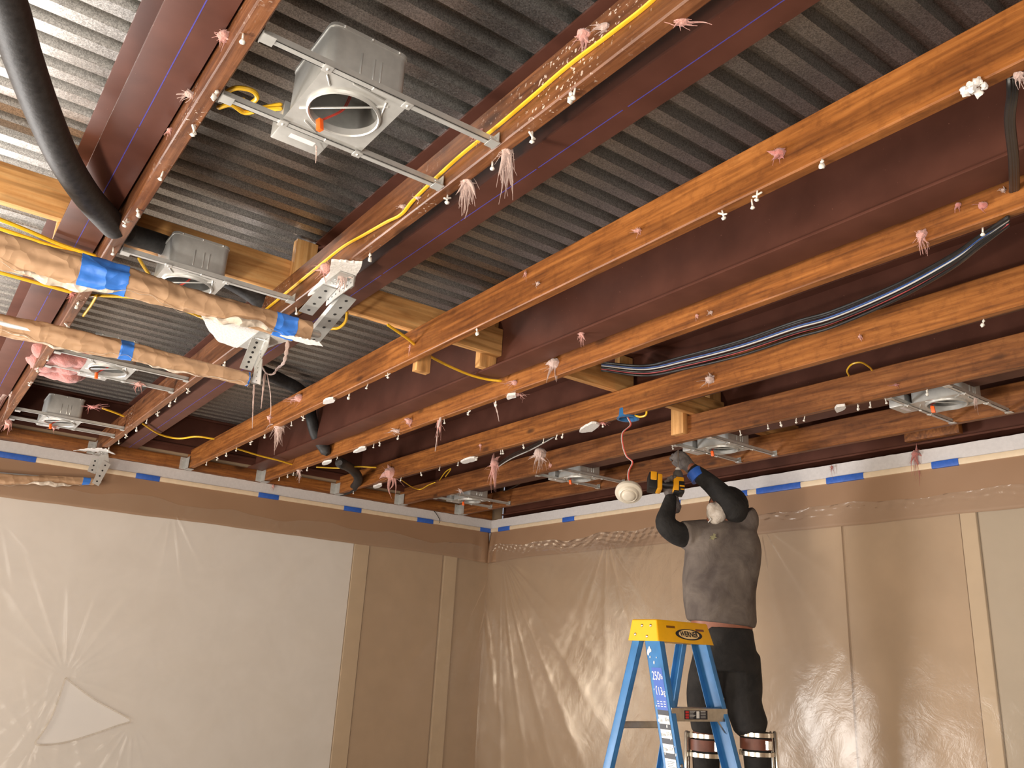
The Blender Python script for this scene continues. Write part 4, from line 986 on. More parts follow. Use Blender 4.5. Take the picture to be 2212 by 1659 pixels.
def np_obj(name, V, F, mat, parent=None):
    me = bpy.data.meshes.new(name); me.from_pydata(V.tolist(), [], F.tolist()); me.materials.append(mat)
    me.polygons.foreach_set('use_smooth', [True]*len(me.polygons)); o = bpy.data.objects.new(name, me); COL.objects.link(o)
    if parent: o.parent = parent; o.location = -Vector(parent['_w'])
    return o
def nz1(x, s): return np.sin(x*3.1+s)*0.5+np.sin(x*7.3+s*2.1)*0.3+np.sin(x*17.7+s*3.7)*0.2
def vnoise(u, v, s):
    return (np.sin(u*5.1+v*3.3+s)+np.sin(u*9.7-v*6.1+s*1.7)+np.sin(-u*3.9+v*12.3+s*2.9)+0.6*np.sin(u*21+v*17+s*4))/3.6
def masking(horiz, u0, u1, label, s, corner):
    d = lambda u, z: 0.022+0.012*(CH+1.10-z)/0.28+0.004*vnoise(u*1.2, z*1.5, s)+0.02*np.exp(-((u-corner)/0.16)**2)*(np.clip((CH+1.10-z)/0.28, 0, 1))*(1+0.6*np.sin((u-corner)*48))
    zb = lambda u: CH+0.826-0.022*np.exp(-((u-corner)/0.3)**2)+0.004*nz1(u, s)
    V, F = sheetgrid(horiz, u0, u1, CH+0.82, CH+1.105, 0.02, d, ztop=lambda u: CH+1.106+0*u, zbot=zb)
    o = np_obj('masking_paper', V, F, PAPER); md = o.modifiers.new('s', 'SOLIDIFY'); md.thickness = 0.001
    return tag(o, label, 'masking paper', 'brown masking paper strips')
masking('y', YR+0.035, 0.9, 'brown masking paper strip along the top of the left wall', 1.0, YR+0.05)
masking('x', 0.5, XL-0.035, 'brown masking paper strip along the top of the right wall', 2.0, XL-0.05)
def folds(u, z, pinches):
    h = 0*u
    for (pu, pz, a0, a1, n, L, A, s) in pinches:
        du, dz = u-pu, z-pz; r = np.sqrt(du*du+dz*dz)+1e-4; th = np.arctan2(dz, du)
        c = (a0+a1)/2; hw = (a1-a0)/2; dth = np.arctan2(np.sin(th-c), np.cos(th-c))
        win = np.clip(1-(np.abs(dth)/hw)**4, 0, 1)
        f = np.abs(np.sin(n*dth+s+0.5*np.sin(3*dth+s)))**9*0.9+0.12*np.sin(2.3*n*dth+s*2)
        h += A*win*f*np.minimum(r/0.12, 1)*np.exp(-r/L)
    return h
D90 = math.pi/2
pu = lambda x, y: (atx(x, y, XL-0.04).y, atx(x, y, XL-0.04).z)
PL = [(*pu(372, 1095), -D90-1.1, -D90+0.9, 9, 0.45, 0.020, 0.3), (*pu(140, 1462), 0, 2*math.pi, 11, 0.55, 0.022, 1.3), (*pu(285, 1560), -2.9, 0.9, 10, 0.4, 0.020, 2.2),
      (*pu(72, 1608), 0, 2*math.pi, 9, 0.3, 0.020, 3.1), (*pu(1075, 1200), -D90-0.35, -D90+0.8, 14, 1.1, 0.018, 0.7), (*pu(590, 1110), -D90-0.7, -D90+0.5, 6, 0.4, 0.008, 4.0), (*pu(0, 1120), -D90-1.0, -D90+1.0, 8, 0.6, 0.010, 5.0)]
px_ = lambda x, y: (aty(x, y, YR+0.04).x, aty(x, y, YR+0.04).z)
PR = [(*px_(1085, 1200), -D90-1.2, -D90+0.15, 16, 1.3, 0.018, 0.4), (*px_(1310, 1160), -D90-0.9, -D90+0.9, 8, 0.6, 0.010, 1.4), (*px_(1645, 1130), -D90-1.25, -D90+0.3, 9, 1.0, 0.020, 2.4), (*px_(2090, 1075), -D90-0.9, -D90+0.9, 6, 0.9, 0.014, 3.3)]
h0_ = [pu(*p) for p in ((141, 1464), (165, 1483), (205, 1512), (245, 1534), (281, 1556), (250, 1568), (205, 1584), (150, 1601), (110, 1608), (76, 1606), (92, 1580), (112, 1545), (128, 1502))]
def inhole(cu, cz):
    P = h0_; inside = np.zeros(cu.shape, bool); n = len(P)
    for i in range(n):
        (x1, y1), (x2, y2) = P[i], P[(i+1) % n]
        c = ((y1 > cz) != (y2 > cz)) & (cu < (x2-x1)*(cz-y1)/(y2-y1+1e-12)+x1); inside ^= c
    return inside
def plastic(horiz, u0, u1, label, s, pin, hole=None, amp=0.38, step=0.0115):
    zt = lambda u: CH+0.945+0.018*nz1(u*1.3, s)+0.01*np.sin(u*9+s)
    d = lambda u, z: 0.044+0.016*np.clip((CH+0.9-z)/0.5, 0, 1)+0.006*vnoise(u*0.5, z*0.4, s)+0.0008*vnoise(u*2.5, z*2.2, s*3)+amp*folds(u, z, pin)+0.005*np.exp(-((z-zt(u)+0.03)/0.035)**2)*(np.sin(z*330+4*np.sin(u*5+s))+0.6*np.sin(u*70+9*np.sin(u*3)+z*60))
    V, F = sheetgrid(horiz, u0, u1, 0.02, CH+0.95, step, d, hole, ztop=zt)
    o = np_obj('plastic_sheet', V, F, PLASTIC)
    return tag(o, label, 'plastic sheet', 'clear plastic sheets over the walls')
plastic('y', YR+0.05, 0.6, 'wrinkled clear plastic sheet with a torn hole over the left wall', 1.0, PL, inhole, 0.8, 0.009)
mb = MB(); q_ = [Vector((XL-0.052, a, b)) for a, b in h0_]; mb.tube(spline(q_+[q_[0]], 6), 0.0055, 6, cap=False)
sheet_l = [o for o in COL.objects if o.name.startswith('plastic_sheet')][0]; sheet_l['_w'] = [0, 0, 0]
mb.build('torn_edge', PLASTIC, sheet_l)
plastic('x', 0.9, XL-0.05, 'wrinkled clear plastic sheet over the tan right wall', 2.0, PR, None, 0.36)

# ------------------------------------------------------------------ step ladder
def text_mesh(s, size, fn, mat, name, parent, bold=0.0):
    """fn maps (u,v) in metres on the label plane to a world point"""
    cu = bpy.data.curves.new('txt', 'FONT'); cu.body = s; cu.size = size; cu.offset = bold; cu.align_x = 'CENTER'; cu.align_y = 'CENTER'; cu.fill_mode = 'BOTH'; cu.resolution_u = 4
    o = bpy.data.objects.new('txt', cu); COL.objects.link(o); bpy.context.view_layer.update()
    dg = bpy.context.evaluated_depsgraph_get(); me = bpy.data.meshes.new_from_object(o.evaluated_get(dg))
    vs = [fn(v.co.x, v.co.y) for v in me.vertices]; fs = [tuple(p.vertices) for p in me.polygons]
    bpy.data.objects.remove(o); bpy.data.curves.remove(cu); bpy.data.meshes.remove(me)
    mb = MB(); mb.add(vs, fs); return mb.build(name, mat, parent, smooth=False)
lz = CH+0.187; lx, ly = 2.602, -2.640
lad = thing('step_ladder', (lx+0.1, ly-0.16, 0), 'blue fiberglass step ladder with a yellow top in front of the worker', 'ladder')
w, dpt, hc = 0.315, 0.150, 0.088; fl = 0.022
top = [(lx, ly), (lx+dpt, ly), (lx+dpt, ly-w), (lx, ly-w)]
bot = [(lx-fl*0.8, ly+fl*0.3), (lx+dpt+fl*0.7, ly+fl*0.3), (lx+dpt+fl*0.7, ly-w-fl), (lx-fl*0.8, ly-w-fl)]
mb = MB()
def rnd4(c, z, r=0.008, inset=0.0):
    out = []; cx_ = sum(p[0] for p in c)/4; cy_ = sum(p[1] for p in c)/4
    for i, p in enumerate(c):
        a = Vector((c[i-1][0]-p[0], c[i-1][1]-p[1])).normalized(); b = Vector((c[(i+1) % 4][0]-p[0], c[(i+1) % 4][1]-p[1])).normalized()
        for k in range(4):
            f = k/3; q = Vector(p)+a*r*(1-f)**2+b*r*f**2; q = Vector((cx_, cy_)).lerp(q, 1-inset); out.append((q.x, q.y, z))
    return out
mb.rings([rnd4(bot, lz-hc, inset=0.03), rnd4(bot, lz-hc), rnd4(top, lz-0.004), rnd4(top, lz, inset=0.03)], close=False)
mb.rings([rnd4(bot, lz-hc, inset=0.03), rnd4(top, lz-0.012, inset=0.04)], close=True)
mb.rings([rnd4(top, lz-0.006, inset=0.03), rnd4(top, lz, inset=0.03)], close=True)
cap = mb.build('top_cap', YELL, lad, smooth=35)
def front(u, v):  # u metres from left edge along the long face, v metres below the top
    f = v/hc; y0 = ly+fl*0.3*f; y1 = ly-w-fl*f; x = lx-fl*0.8*f; return Vector((x-0.0012, y0+(y1-y0)*(u/w), lz-v))
def side(u, v):
    f = v/hc; y = ly+fl*0.3*f; x0 = lx-fl*0.8*f; x1 = lx+dpt+fl*0.7*f; return Vector((x0+(x1-x0)*(u/dpt), y+0.0012, lz-v))
def ell(a, b, z, n=40, cu=0.178, cv=0.052): return [front(cu+a*math.cos(2*math.pi*k/n), cv+b*math.sin(2*math.pi*k/n))+Vector((-z, 0, 0)) for k in range(n)]
mb = MB(); mb.add(ell(0.078, 0.0225, 0.0), [tuple(range(40))]); lg = mb.build('logo_oval', INKB, cap, smooth=False)
mb = MB(); mb.add(ell(0.060, 0.0185, 0.0006, cu=0.178, cv=0.0515), [tuple(range(40))]); mb.build('logo_field', plain('logo_cream', (0.95, 0.66, 0.30, 1), 0.5, 0, 0.02, 20, 0), cap, smooth=False)
text_mesh('WERNER', 0.0285, lambda a, b: front(0.178+a*0.90, 0.0515-b*1.05)+Vector((-0.0012, 0, 0)), INKB, 'lettering', cap, bold=0.0011)
for (u, v) in ((0.052, 0.022), (0.225, 0.026)):
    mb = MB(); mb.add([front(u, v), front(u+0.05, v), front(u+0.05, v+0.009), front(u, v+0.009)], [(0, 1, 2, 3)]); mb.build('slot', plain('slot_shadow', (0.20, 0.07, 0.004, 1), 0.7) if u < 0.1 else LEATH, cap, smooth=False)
mb = MB()
for (u, v) in ((0.035, 0.026), (0.083, 0.026), (0.055, 0.070), (0.115, 0.062)):
    p = side(u, v); mb.ball((p.x, p.y, p.z), 0.0065, sy=0.4, seg=12)
mb.build('rivets', ALU, cap)
# rails: C channels.  local: top point, bottom point, web normal dir (y), width along x
def rail(x_t, y_t, x_b, y_b, wd, fdir, name, web_t=0.003, flange=0.026):
    """web plane faces +/-y; wd is width in x; fdir=-1 flanges point to -y (open side)"""
    zt, zb = lz-hc+0.02, 0.03
    o = Vector((x_b, y_b, zb)); up = Vector((x_t-x_b, y_t-y_b, zt-zb)); mb = MB()
    mb.obox(o, Vector((wd, 0, 0)), Vector((0, fdir*web_t, 0)), up, 0.0006)
    for xx in (0, wd-web_t): mb.obox(o+Vector((xx, 0, 0)), Vector((web_t, 0, 0)), Vector((0, fdir*flange, 0)), up, 0.0006)
    r = mb.build(name, BLUEL, lad, smooth=30)
    MB().box((x_b-0.008, y_b-0.012 if fdir < 0 else y_b-0.018, 0.0), (x_b+wd+0.008, y_b+0.018 if fdir > 0 else y_b+0.012, 0.05), 0.004).build('foot', DRB, r)
    return r
fx_b = aty(1470, 1659, ly+0.01).x      # read where the front rail leaves the frame
zfr = aty(1470, 1659, ly+0.01).z
sl = (fx_b-(lx-0.018))/((lz-hc)-zfr)
fb = (lx-0.018)+sl*(lz-hc)
rx_t = lx+dpt-0.045; rb = aty(1303, 1659, ly+0.01); slr = (rb.x+0.0-(lx+dpt))/((lz-hc)-rb.z)
rbx = rx_t+slr*(lz-hc)
sp_ = 0.115   # outward splay at the floor
FL = rail(lx-0.012, ly-0.003, fb, ly+sp_*0.5, 0.088, -1, 'front_rail')
FR = rail(lx-0.012, ly-w+0.006, fb, ly-w-sp_, 0.088, 1, 'front_rail')
RL = rail(rx_t, ly-0.012, rbx, ly+sp_*0.5-0.01, 0.045, -1, 'rear_rail')
RR_ = rail(rx_t, ly-w+0.014, rbx, ly-w-sp_+0.01, 0.045, 1, 'rear_rail')
def railpt(x_t, y_t, x_b, y_b, z):
    zt, zb = lz-hc+0.02, 0.03; f = (z-zb)/(zt-zb); return Vector((x_b+(x_t-x_b)*f, y_b+(y_t-y_b)*f, z))
for k in range(5):
    z = 1.44-0.305*k
    if k == 0: z = aty(1530, 1546, ly-w/2).z
    z = (z if k == 0 else z0s-0.305*k); z0s = z if k == 0 else z0s
    a = railpt(lx-0.012, ly-0.003, fb, ly+sp_*0.5, z); b = railpt(lx-0.012, ly-w+0.006, fb, ly-w-sp_, z)
    mb = MB(); mb.box((a.x+0.001, b.y+0.003, z-0.026), (a.x+0.004, a.y-0.003, z+0.024), 0.0006); mb.box((a.x+0.002, b.y+0.003, z+0.021), (a.x+0.084, a.y-0.003, z+0.024)); mb.box((a.x+0.082, b.y+0.003, z-0.014), (a.x+0.084, a.y-0.003, z+0.024))
    st = mb.build('step', ALU, lad, smooth=30)
    if k == 0:
        X = a.x-0.0005; y0_ = a.y-0.075; W_ = 0.135
        def lab(u0, u1, v0, v1, mat, nm, dx=0.0): MB().add([(X-dx, y0_-u0, z-0.018+v0), (X-dx, y0_-u1, z-0.018+v0), (X-dx, y0_-u1, z-0.018+v1), (X-dx, y0_-u0, z-0.018+v1)], [(0, 1, 2, 3)]).build(nm, mat, st, smooth=False)
        lab(0, W_, 0, 0.034, INKB, 'warning_label'); 
        mbw = MB()
        for r_ in range(3): lab(0.004, 0.024, 0.003+r_*0.010, 0.011+r_*0.010, INKR, 'red_mark', 0.0005)
        for r_ in range(6): mbw.add([(X-0.0005, y0_-0.028, z-0.013+r_*0.005), (X-0.0005, y0_-0.028-0.022-0.012*((r_*7) % 3)/2, z-0.013+r_*0.005), (X-0.0005, y0_-0.028-0.022-0.012*((r_*7) % 3)/2, z-0.0115+r_*0.005), (X-0.0005, y0_-0.028, z-0.0115+r_*0.005)], [(0, 1, 2, 3)])
        for r_ in range(5): mbw.add([(X-0.0005, y0_-0.093, z-0.012+r_*0.006), (X-0.0005, y0_-0.093-0.03, z-0.012+r_*0.006), (X-0.0005, y0_-0.093-0.03, z-0.0105+r_*0.006), (X-0.0005, y0_-0.093, z-0.0105+r_*0.006)], [(0, 1, 2, 3)])
        mbw.build('fine_print', INKW, st, smooth=False); lab(0.068, 0.086, 0.004, 0.031, INKW, 'white_patch', 0.0005)
        mb = MB(); mb.obox(Vector((a.x+0.004, b.y+0.06, z-0.02)), Vector((0.004, 0, 0)), Vector((0, 0.014, 0.006)), Vector((0, -0.055, -0.055)), 0.001); mb.build('corner_brace', ALU, st)
# rear cross bars
for z in (aty(1500, 1583, ly-0.1).z, 1.0, 0.6, 0.25):
    a = railpt(rx_t, ly-0.012, rbx, ly+sp_*0.5-0.01, z); b = railpt(rx_t, ly-w+0.014, rbx, ly-w-sp_+0.01, z)
    MB().box((a.x+0.01, b.y+0.004, z-0.014), (a.x+0.03, a.y-0.004, z+0.014), 0.003).build('rear_bar', ALU, lad)
# rating sticker on the outer web of the near front rail
def web(u, v):   # u along x from the front edge, v metres down from the cap bottom
    z = lz-hc-v; p = railpt(lx-0.012, ly-0.003, fb, ly+sp_*0.5, z); return Vector((p.x+0.088-u, p.y+0.0010, z))
def wq(u0, u1, v0, v1, mat, nm, d=0.0, par=None):
    MB().add([web(u, v)+Vector((0, d, 0)) for u, v in ((u0, v0), (u1, v0), (u1, v1), (u0, v1))], [(0, 1, 2, 3)]).build(nm, mat, par or FL, smooth=False)
wq(0.016, 0.074, 0.105, 0.265, INKN, 'rating_sticker')
text_mesh('250', 0.050, lambda a, b: web(0.036+a*0.60, 0.138-b*0.95)+Vector((0, 0.0006, 0)), INKW, 'rating_text', FL)
text_mesh('lb', 0.030, lambda a, b: web(0.066+a*0.60, 0.140-b*0.95)+Vector((0, 0.0006, 0)), INKW, 'rating_text', FL)
text_mesh('113', 0.046, lambda a, b: web(0.040+a*0.60, 0.196-b*0.95)+Vector((0, 0.0006, 0)), INKW, 'rating_text', FL)
text_mesh('kg', 0.034, lambda a, b: web(0.065+a*0.60, 0.198-b*0.95)+Vector((0, 0.0006, 0)), INKW, 'rating_text', FL)
mbt = MB()
for r_ in range(3):
    for c_ in range(3): mbt.add([web(0.020+c_*0.018, 0.232+r_*0.009)+Vector((0, .0006, 0)), web(0.031+c_*0.018, 0.232+r_*0.009)+Vector((0, .0006, 0)), web(0.031+c_*0.018, 0.235+r_*0.009)+Vector((0, .0006, 0)), web(0.020+c_*0.018, 0.235+r_*0.009)+Vector((0, .0006, 0))], [(0, 1, 2, 3)])
mbt.build('fine_print', INKW, FL, smooth=False)
wq(0.014, 0.074, 0.265, 0.640, INKB, 'size_sticker')
for k, (s_a, s_b) in enumerate((('6 ft', '1,83 m'), ('10 ft 4 in', '3,17 m'), ('3 ft 8 in', '1,12 m'))):
    v = 0.284+k*0.052; wq(0.0155, 0.0725, v, v+0.032, INKW, 'white_field', 0.0005)
    text_mesh(s_a, 0.017, lambda a, b: web(0.029+a*0.45, v+0.020-b)+Vector((0, 0.001, 0)), INKB, 'size_text', FL)
    text_mesh(s_b, 0.019, lambda a, b: web(0.058+a*0.45, v+0.015-b)+Vector((0, 0.001, 0)), INKB, 'size_text', FL)
wq(0.0155, 0.0725, 0.440, 0.585, INKW, 'white_field', 0.0005)
mbt = MB()
for k in range(12): mbt.add([web(0.026, 0.449+k*0.006)+Vector((0, .001, 0)), web(0.066-0.006*(k % 3), 0.449+k*0.006)+Vector((0, .001, 0)), web(0.066-0.006*(k % 3), 0.4505+k*0.006)+Vector((0, .001, 0)), web(0.026, 0.4505+k*0.006)+Vector((0, .001, 0))], [(0, 1, 2, 3)])
for k in range(11):
    u = 0.032+k*0.0028; wd_ = 0.0016 if k % 3 else 0.0009
    mbt.add([web(u, 0.535)+Vector((0, .001, 0)), web(u+wd_, 0.535)+Vector((0, .001, 0)), web(u+wd_, 0.572)+Vector((0, .001, 0)), web(u, 0.572)+Vector((0, .001, 0))], [(0, 1, 2, 3)])
mbt.build('fine_print', INKB, FL, smooth=False)
mb = MB(); r5 = random.Random(4)     # plaster splashes
for k in range(26):
    v = r5.uniform(0.02, 1.0); u = r5.uniform(0.005, 0.083); p = web(u, v); mb.ball((p.x, p.y+0.0005, p.z), r5.uniform(0.0015, 0.004), sy=0.2, sz=r5.uniform(1, 2.2), seg=8)
for (u, v) in ((0.012, 0.045), (0.02, 0.035), (0.045, 0.72), (0.05, 0.70)): p = web(u, v); mb.ball((p.x, p.y+0.0005, p.z), 0.006, sy=0.2, sz=2.4, seg=8)
mb.build('plaster_splashes', INKW, FL)
mb = MB()
for v in (0.46, 0.58, 0.9): p = web(0.0885, v); mb.ball((p.x-0.0, p.y-0.012, p.z), 0.008, sx=0.4, seg=12)
mb.build('rivets', ALU, FL)

# ------------------------------------------------------------------ the worker
MD = 4.62
def P(x, y, off=0.0): return atd(x, y, MD+off)
PXM = MD/FPX*0.965          # metres per pixel around the worker
Rw, Fw, Zw = _Rh, _Fh, Vector((0, 0, 1))
def ering(x0, x1, y, dr, off=0.0, n=36, tilt=0.0, wr=None):
    """horizontal ellipse ring between two silhouette pixels"""
    a, b = P(x0, y, off), P(x1, y, off); c = (a+b)/2; hw = (b-a).length/2; out = []
    for k in range(n):
        t = 2*math.pi*k/n; q = 1+(wr(t, y) if wr else 0); ct, s_ = math.cos(t), math.sin(t)
        ex = math.copysign(abs(ct)**0.85, ct); ey = math.copysign(abs(s_)**0.85, s_)
        out.append(c+Rw*hw*ex*q+Fw*dr*ey*q+Zw*tilt*ct)
    return out
feet = P(1570, 1500); wz = Vector((feet.x, feet.y, 0.0))
man = thing('person', wz, 'person on stilts in a dusty grey t-shirt and white mask, driving a screw overhead', 'person')
# body (one continuous skin under the clothes)
bd = MB()
hipc = P(1575, 1385); chest = P(1560, 1200); neckb = P(1562, 1140)
bd.rings([ering(1505, 1625, 1405, 0.10), ering(1500, 1624, 1375, 0.115), ering(1495, 1623, 1350, 0.125), ering(1490, 1622, 1320, 0.13), ering(1490, 1626, 1250, 0.13), ering(1495, 1630, 1190, 0.12), ering(1515, 1615, 1152, 0.09)])
bd.tube([P(1562, 1165), P(1556, 1135, -0.01), P(1560, 1110, -0.03)], [0.08, 0.06, 0.06], 20)
bd.ball(P(1570, 1096, 0.0), 0.098, 1.0, 1.0, 1.05, seg=24)
bd.ball(P(1545, 1120, -0.05), 0.045, 1.1, 1.1, 0.9, seg=16)           # jaw
bd.ball(P(1540, 1092, -0.085), 0.018, seg=10)                         # nose under the mask
LA = [P(1594, 1116, -0.02), P(1580, 1093, -0.10), P(1545, 1054, -0.03), P(1506, 1022, 0.02), P(1484, 1004, 0.04)]
RA = [P(1500, 1160, 0.0), P(1440, 1136, -0.07), P(1446, 1100, -0.03), P(1451, 1068, 0.0)]
bd.tube(spline(LA, 5), [0.070-0.040*i/20 for i in range(21)], 16)
bd.tube(spline(RA, 5), [0.060-0.032*i/15 for i in range(16)], 16)
kneeL, kneeR = P(1524, 1575, 0.02), P(1632, 1572, 0.0)
ankL, ankR = kneeL+Vector((0.0, 0, -0.50)), kneeR+Vector((-0.02, 0, -0.50))
bd.tube(spline([P(1545, 1400), P(1528, 1480), kneeL, (kneeL+ankL)/2, ankL], 4), [0.088-0.046*i/16 for i in range(17)], 16)
bd.tube(spline([P(1596, 1400), P(1602, 1480), kneeR-Rw*0.02, (kneeR+ankR)/2, ankR], 4), [0.080-0.042*i/16 for i in range(17)], 16)
body = bd.build('body', SKIN, man, mods=[remesh(0.011, 5)])
# face details
for (x, y, o2) in ((1545, 1073, -0.05), (1560, 1068, -0.055)): MB().ball(P(x, y, o2), 0.011, seg=10).build('eye', INKW, body)
# t-shirt
folds_ = lambda t, y: 0.012*math.sin(7*t+y*0.05)+0.010*math.sin(11*t-y*0.08)+0.006*math.sin(17*t+y*0.11)
sh = MB()
prof = [(1487, 1627, 1349, 0.150), (1483, 1630, 1338, 0.152), (1479, 1629, 1310, 0.160), (1477, 1629, 1280, 0.165), (1477, 1634, 1250, 0.165), (1479, 1639, 1220, 0.162), (1481, 1641, 1190, 0.155), (1484, 1640, 1168, 0.145), (1490, 1634, 1150, 0.13), (1508, 1622, 1136, 0.105), (1535, 1600, 1126, 0.07), (1548, 1585, 1121, 0.05)]
rg = [ering(a, b, y, d, wr=folds_, tilt=(-0.012 if i < 2 else 0)) for i, (a, b, y, d) in enumerate(prof)]
sh.rings(rg)
sh.tube(spline([P(1530, 1155, 0.0), P(1502, 1155, -0.01), P(1474, 1156, -0.04)], 4), [0.085, 0.084, 0.083, 0.082, 0.080, 0.079, 0.078, 0.077, 0.076], 20, cap=False)     # sleeve, image left
sh.tube(spline([P(1590, 1150, 0.0), P(1606, 1125, -0.02), P(1600, 1108, -0.03)], 4), [0.088, 0.088, 0.088, 0.086, 0.084, 0.082, 0.080, 0.078, 0.076], 20, cap=False)
shirt = sh.build('t_shirt', SHIRT, man, mods=[remesh(0.009, 4)])
lo = MB(); c = P(1540, 1160, -0.163)
lo.poly([c+Rw*x*0.001+Zw*z*0.001 for x, z in ((-24, -14), (-8, -6), (-14, 4), (2, 8), (4, 20), (16, 14), (12, 4), (22, -2), (8, -6), (4, -14), (-6, -12))], Fw*0.004)
lo.build('chest_print', plain('faded_print', (0.30, 0.28, 0.16, 1), 0.9, 0, 0.3, 60, 0), shirt)
# sleeves (black)
sl_ = MB(); rL = [0.076, 0.078, 0.080, 0.080, 0.078, 0.075, 0.072, 0.068, 0.064, 0.060, 0.057, 0.054, 0.050, 0.047, 0.044, 0.041]
sl_.tube(spline(LA[:4]+[P(1496, 1015, 0.03)], 4), [r*0.86 for r in rL]+[0.040], 20)
sl_.build('long_sleeve', SLEEVE, man, mods=[remesh(0.007, 4)])
sl_ = MB(); sl_.tube(spline([P(1492, 1160, -0.01), P(1462, 1152, -0.05), P(1438, 1132, -0.07), P(1442, 1105, -0.04), P(1450, 1075, -0.01)], 4), [0.066, 0.066, 0.066, 0.065, 0.064, 0.062, 0.060, 0.058, 0.056, 0.054, 0.051, 0.048, 0.045, 0.042, 0.040, 0.037, 0.035], 20)
sl_.build('long_sleeve', SLEEVE, man, mods=[remesh(0.007, 4)])
MB().tube([P(1511, 1033, 0.01), P(1498, 1018, 0.025)], [0.051, 0.046], 24, cap=False).build('blue_wristband', TAPE, man)
# head gear
hb = MB(); hb.ball(P(1574, 1092, 0.012), 0.106, 1.02, 1.02, 1.02, seg=28); hb.build('black_cap', HAIR, man)
mk = MB(); mk.ball(P(1548, 1108, -0.075), 0.058, 0.95, 0.95, 1.05, seg=26); mk.ball(P(1538, 1098, -0.10), 0.030, 1, 1, 1.1, seg=16); mk.ball(P(1545, 1124, -0.085), 0.030, seg=16)
mask = mk.build('dust_mask', MASKM, man, mods=[remesh(0.006, 3)])
MB().tube([P(1532, 1116, -0.1), P(1536, 1122, -0.11), P(1530, 1128, -0.1)], 0.003, 6).build('mask_strap', INKW, mask)
# trousers
pt = MB()
pt.rings([ering(1503, 1623, 1357, 0.132, tilt=0.0), ering(1510, 1627, 1385, 0.135), ering(1502, 1634, 1420, 0.138), ering(1498, 1640, 1450, 0.13)])
pt.tube(spline([P(1540, 1420), P(1524, 1480), P(1520, 1520, 0.01), P(1526, 1572, 0.02)], 4), [0.105, 0.102, 0.10, 0.098, 0.095, 0.092, 0.090, 0.088, 0.086, 0.083, 0.080, 0.078, 0.078], 20)
pt.tube(spline([P(1596, 1420), P(1604, 1480), P(1606, 1520), P(1622, 1570)], 4), [0.110, 0.108, 0.105, 0.103, 0.101, 0.099, 0.097, 0.095, 0.094, 0.093, 0.092, 0.092, 0.090], 20)
pt.build('trousers', PANTS, man, mods=[remesh(0.009, 3)])
for kn, an, nm in ((kneeL, ankL, 'l'), (kneeR, ankR, 'r')):
    MB().tube(spline([kn-Zw*0.055, (kn+an)/2, an], 4), [0.070, 0.070, 0.068, 0.066, 0.064, 0.060, 0.056, 0.052, 0.05], 20).build('lower_trouser_leg', PANTS, man)
# belt loop strap at the hip
MB().tube([P(1621, 1352, -0.02), P(1626, 1366, -0.02), P(1626, 1382, -0.02)], 0.003, 6).build('belt_cord', INKB, man)
# gloved hands
def hand(wrist, palm_dir, side_dir, label, curls, thumb, s=1.0, nm='work_glove'):
    pd = palm_dir.normalized(); sd = (side_dir-pd*side_dir.dot(pd)).normalized(); nd = pd.cross(sd)
    mb = MB(); pc = wrist+pd*0.052*s
    mb.tube([wrist-pd*0.055*s, wrist-pd*0.02*s, wrist+pd*0.01*s, pc, wrist+pd*0.088*s], [0.040*s, 0.036*s, 0.036*s, 0.043*s, 0.040*s], 18, ref=nd, sq=0.8)
    Ls = (0.072, 0.080, 0.075, 0.060)
    for k in range(4):
        b = wrist+pd*(0.090-0.004*abs(k-1.3))*s+sd*(0.030-0.020*k)*s; a = 0.0; pts = [b-pd*0.015*s, b]; cur = b; d = pd.copy()
        for q, fr in enumerate((0.42, 0.32, 0.26)):
            a = curls[k]*(0.8 if q == 0 else 1.0); d = (d*math.cos(a)+nd.cross(sd).normalized()*0+(-nd if True else nd)*math.sin(a)).normalized() if q == 0 else (d*math.cos(a)+(d.cross(sd)).normalized()*(-1)*math.sin(a)*(1 if (d.cross(sd)).dot(nd) > 0 else -1)).normalized()
            cur = cur+d*Ls[k]*fr*s; pts.append(cur)
        mb.tube(spline(pts, 3), 0.0098*s, 10)
    tb = wrist+pd*0.030*s+sd*0.034*s; td, tn = thumb
    e = tb+(pd*td+sd*(1-td)*0.9-nd*tn).normalized()*0.036*s; e2 = e+(pd*(td+0.3)-nd*tn).normalized()*0.030*s
    mb.tube(spline([tb-sd*0.012*s, tb, e, e2], 3), 0.0115*s, 10)
    return mb.build(nm, GLOVE, man, mods=[remesh(0.0042, 3)])
screw_tip = atz(1465, 968, ZC-0.02)
wL = P(1491, 1010, 0.035)
hand(wL, P(1466, 985, 0.04)-wL, (P(1474, 1002, 0.0)-P(1486, 982, 0.0)), 'l', (0.75, 0.8, 0.85, 0.9), (0.8, 0.5), 1.0)
wR = P(1453, 1078, -0.01)
hand(wR, P(1444, 1042, 0.0)-wR, Rw, 'r', (0.95, 1.05, 1.1, 1.15), (0.7, 0.6), 0.95)

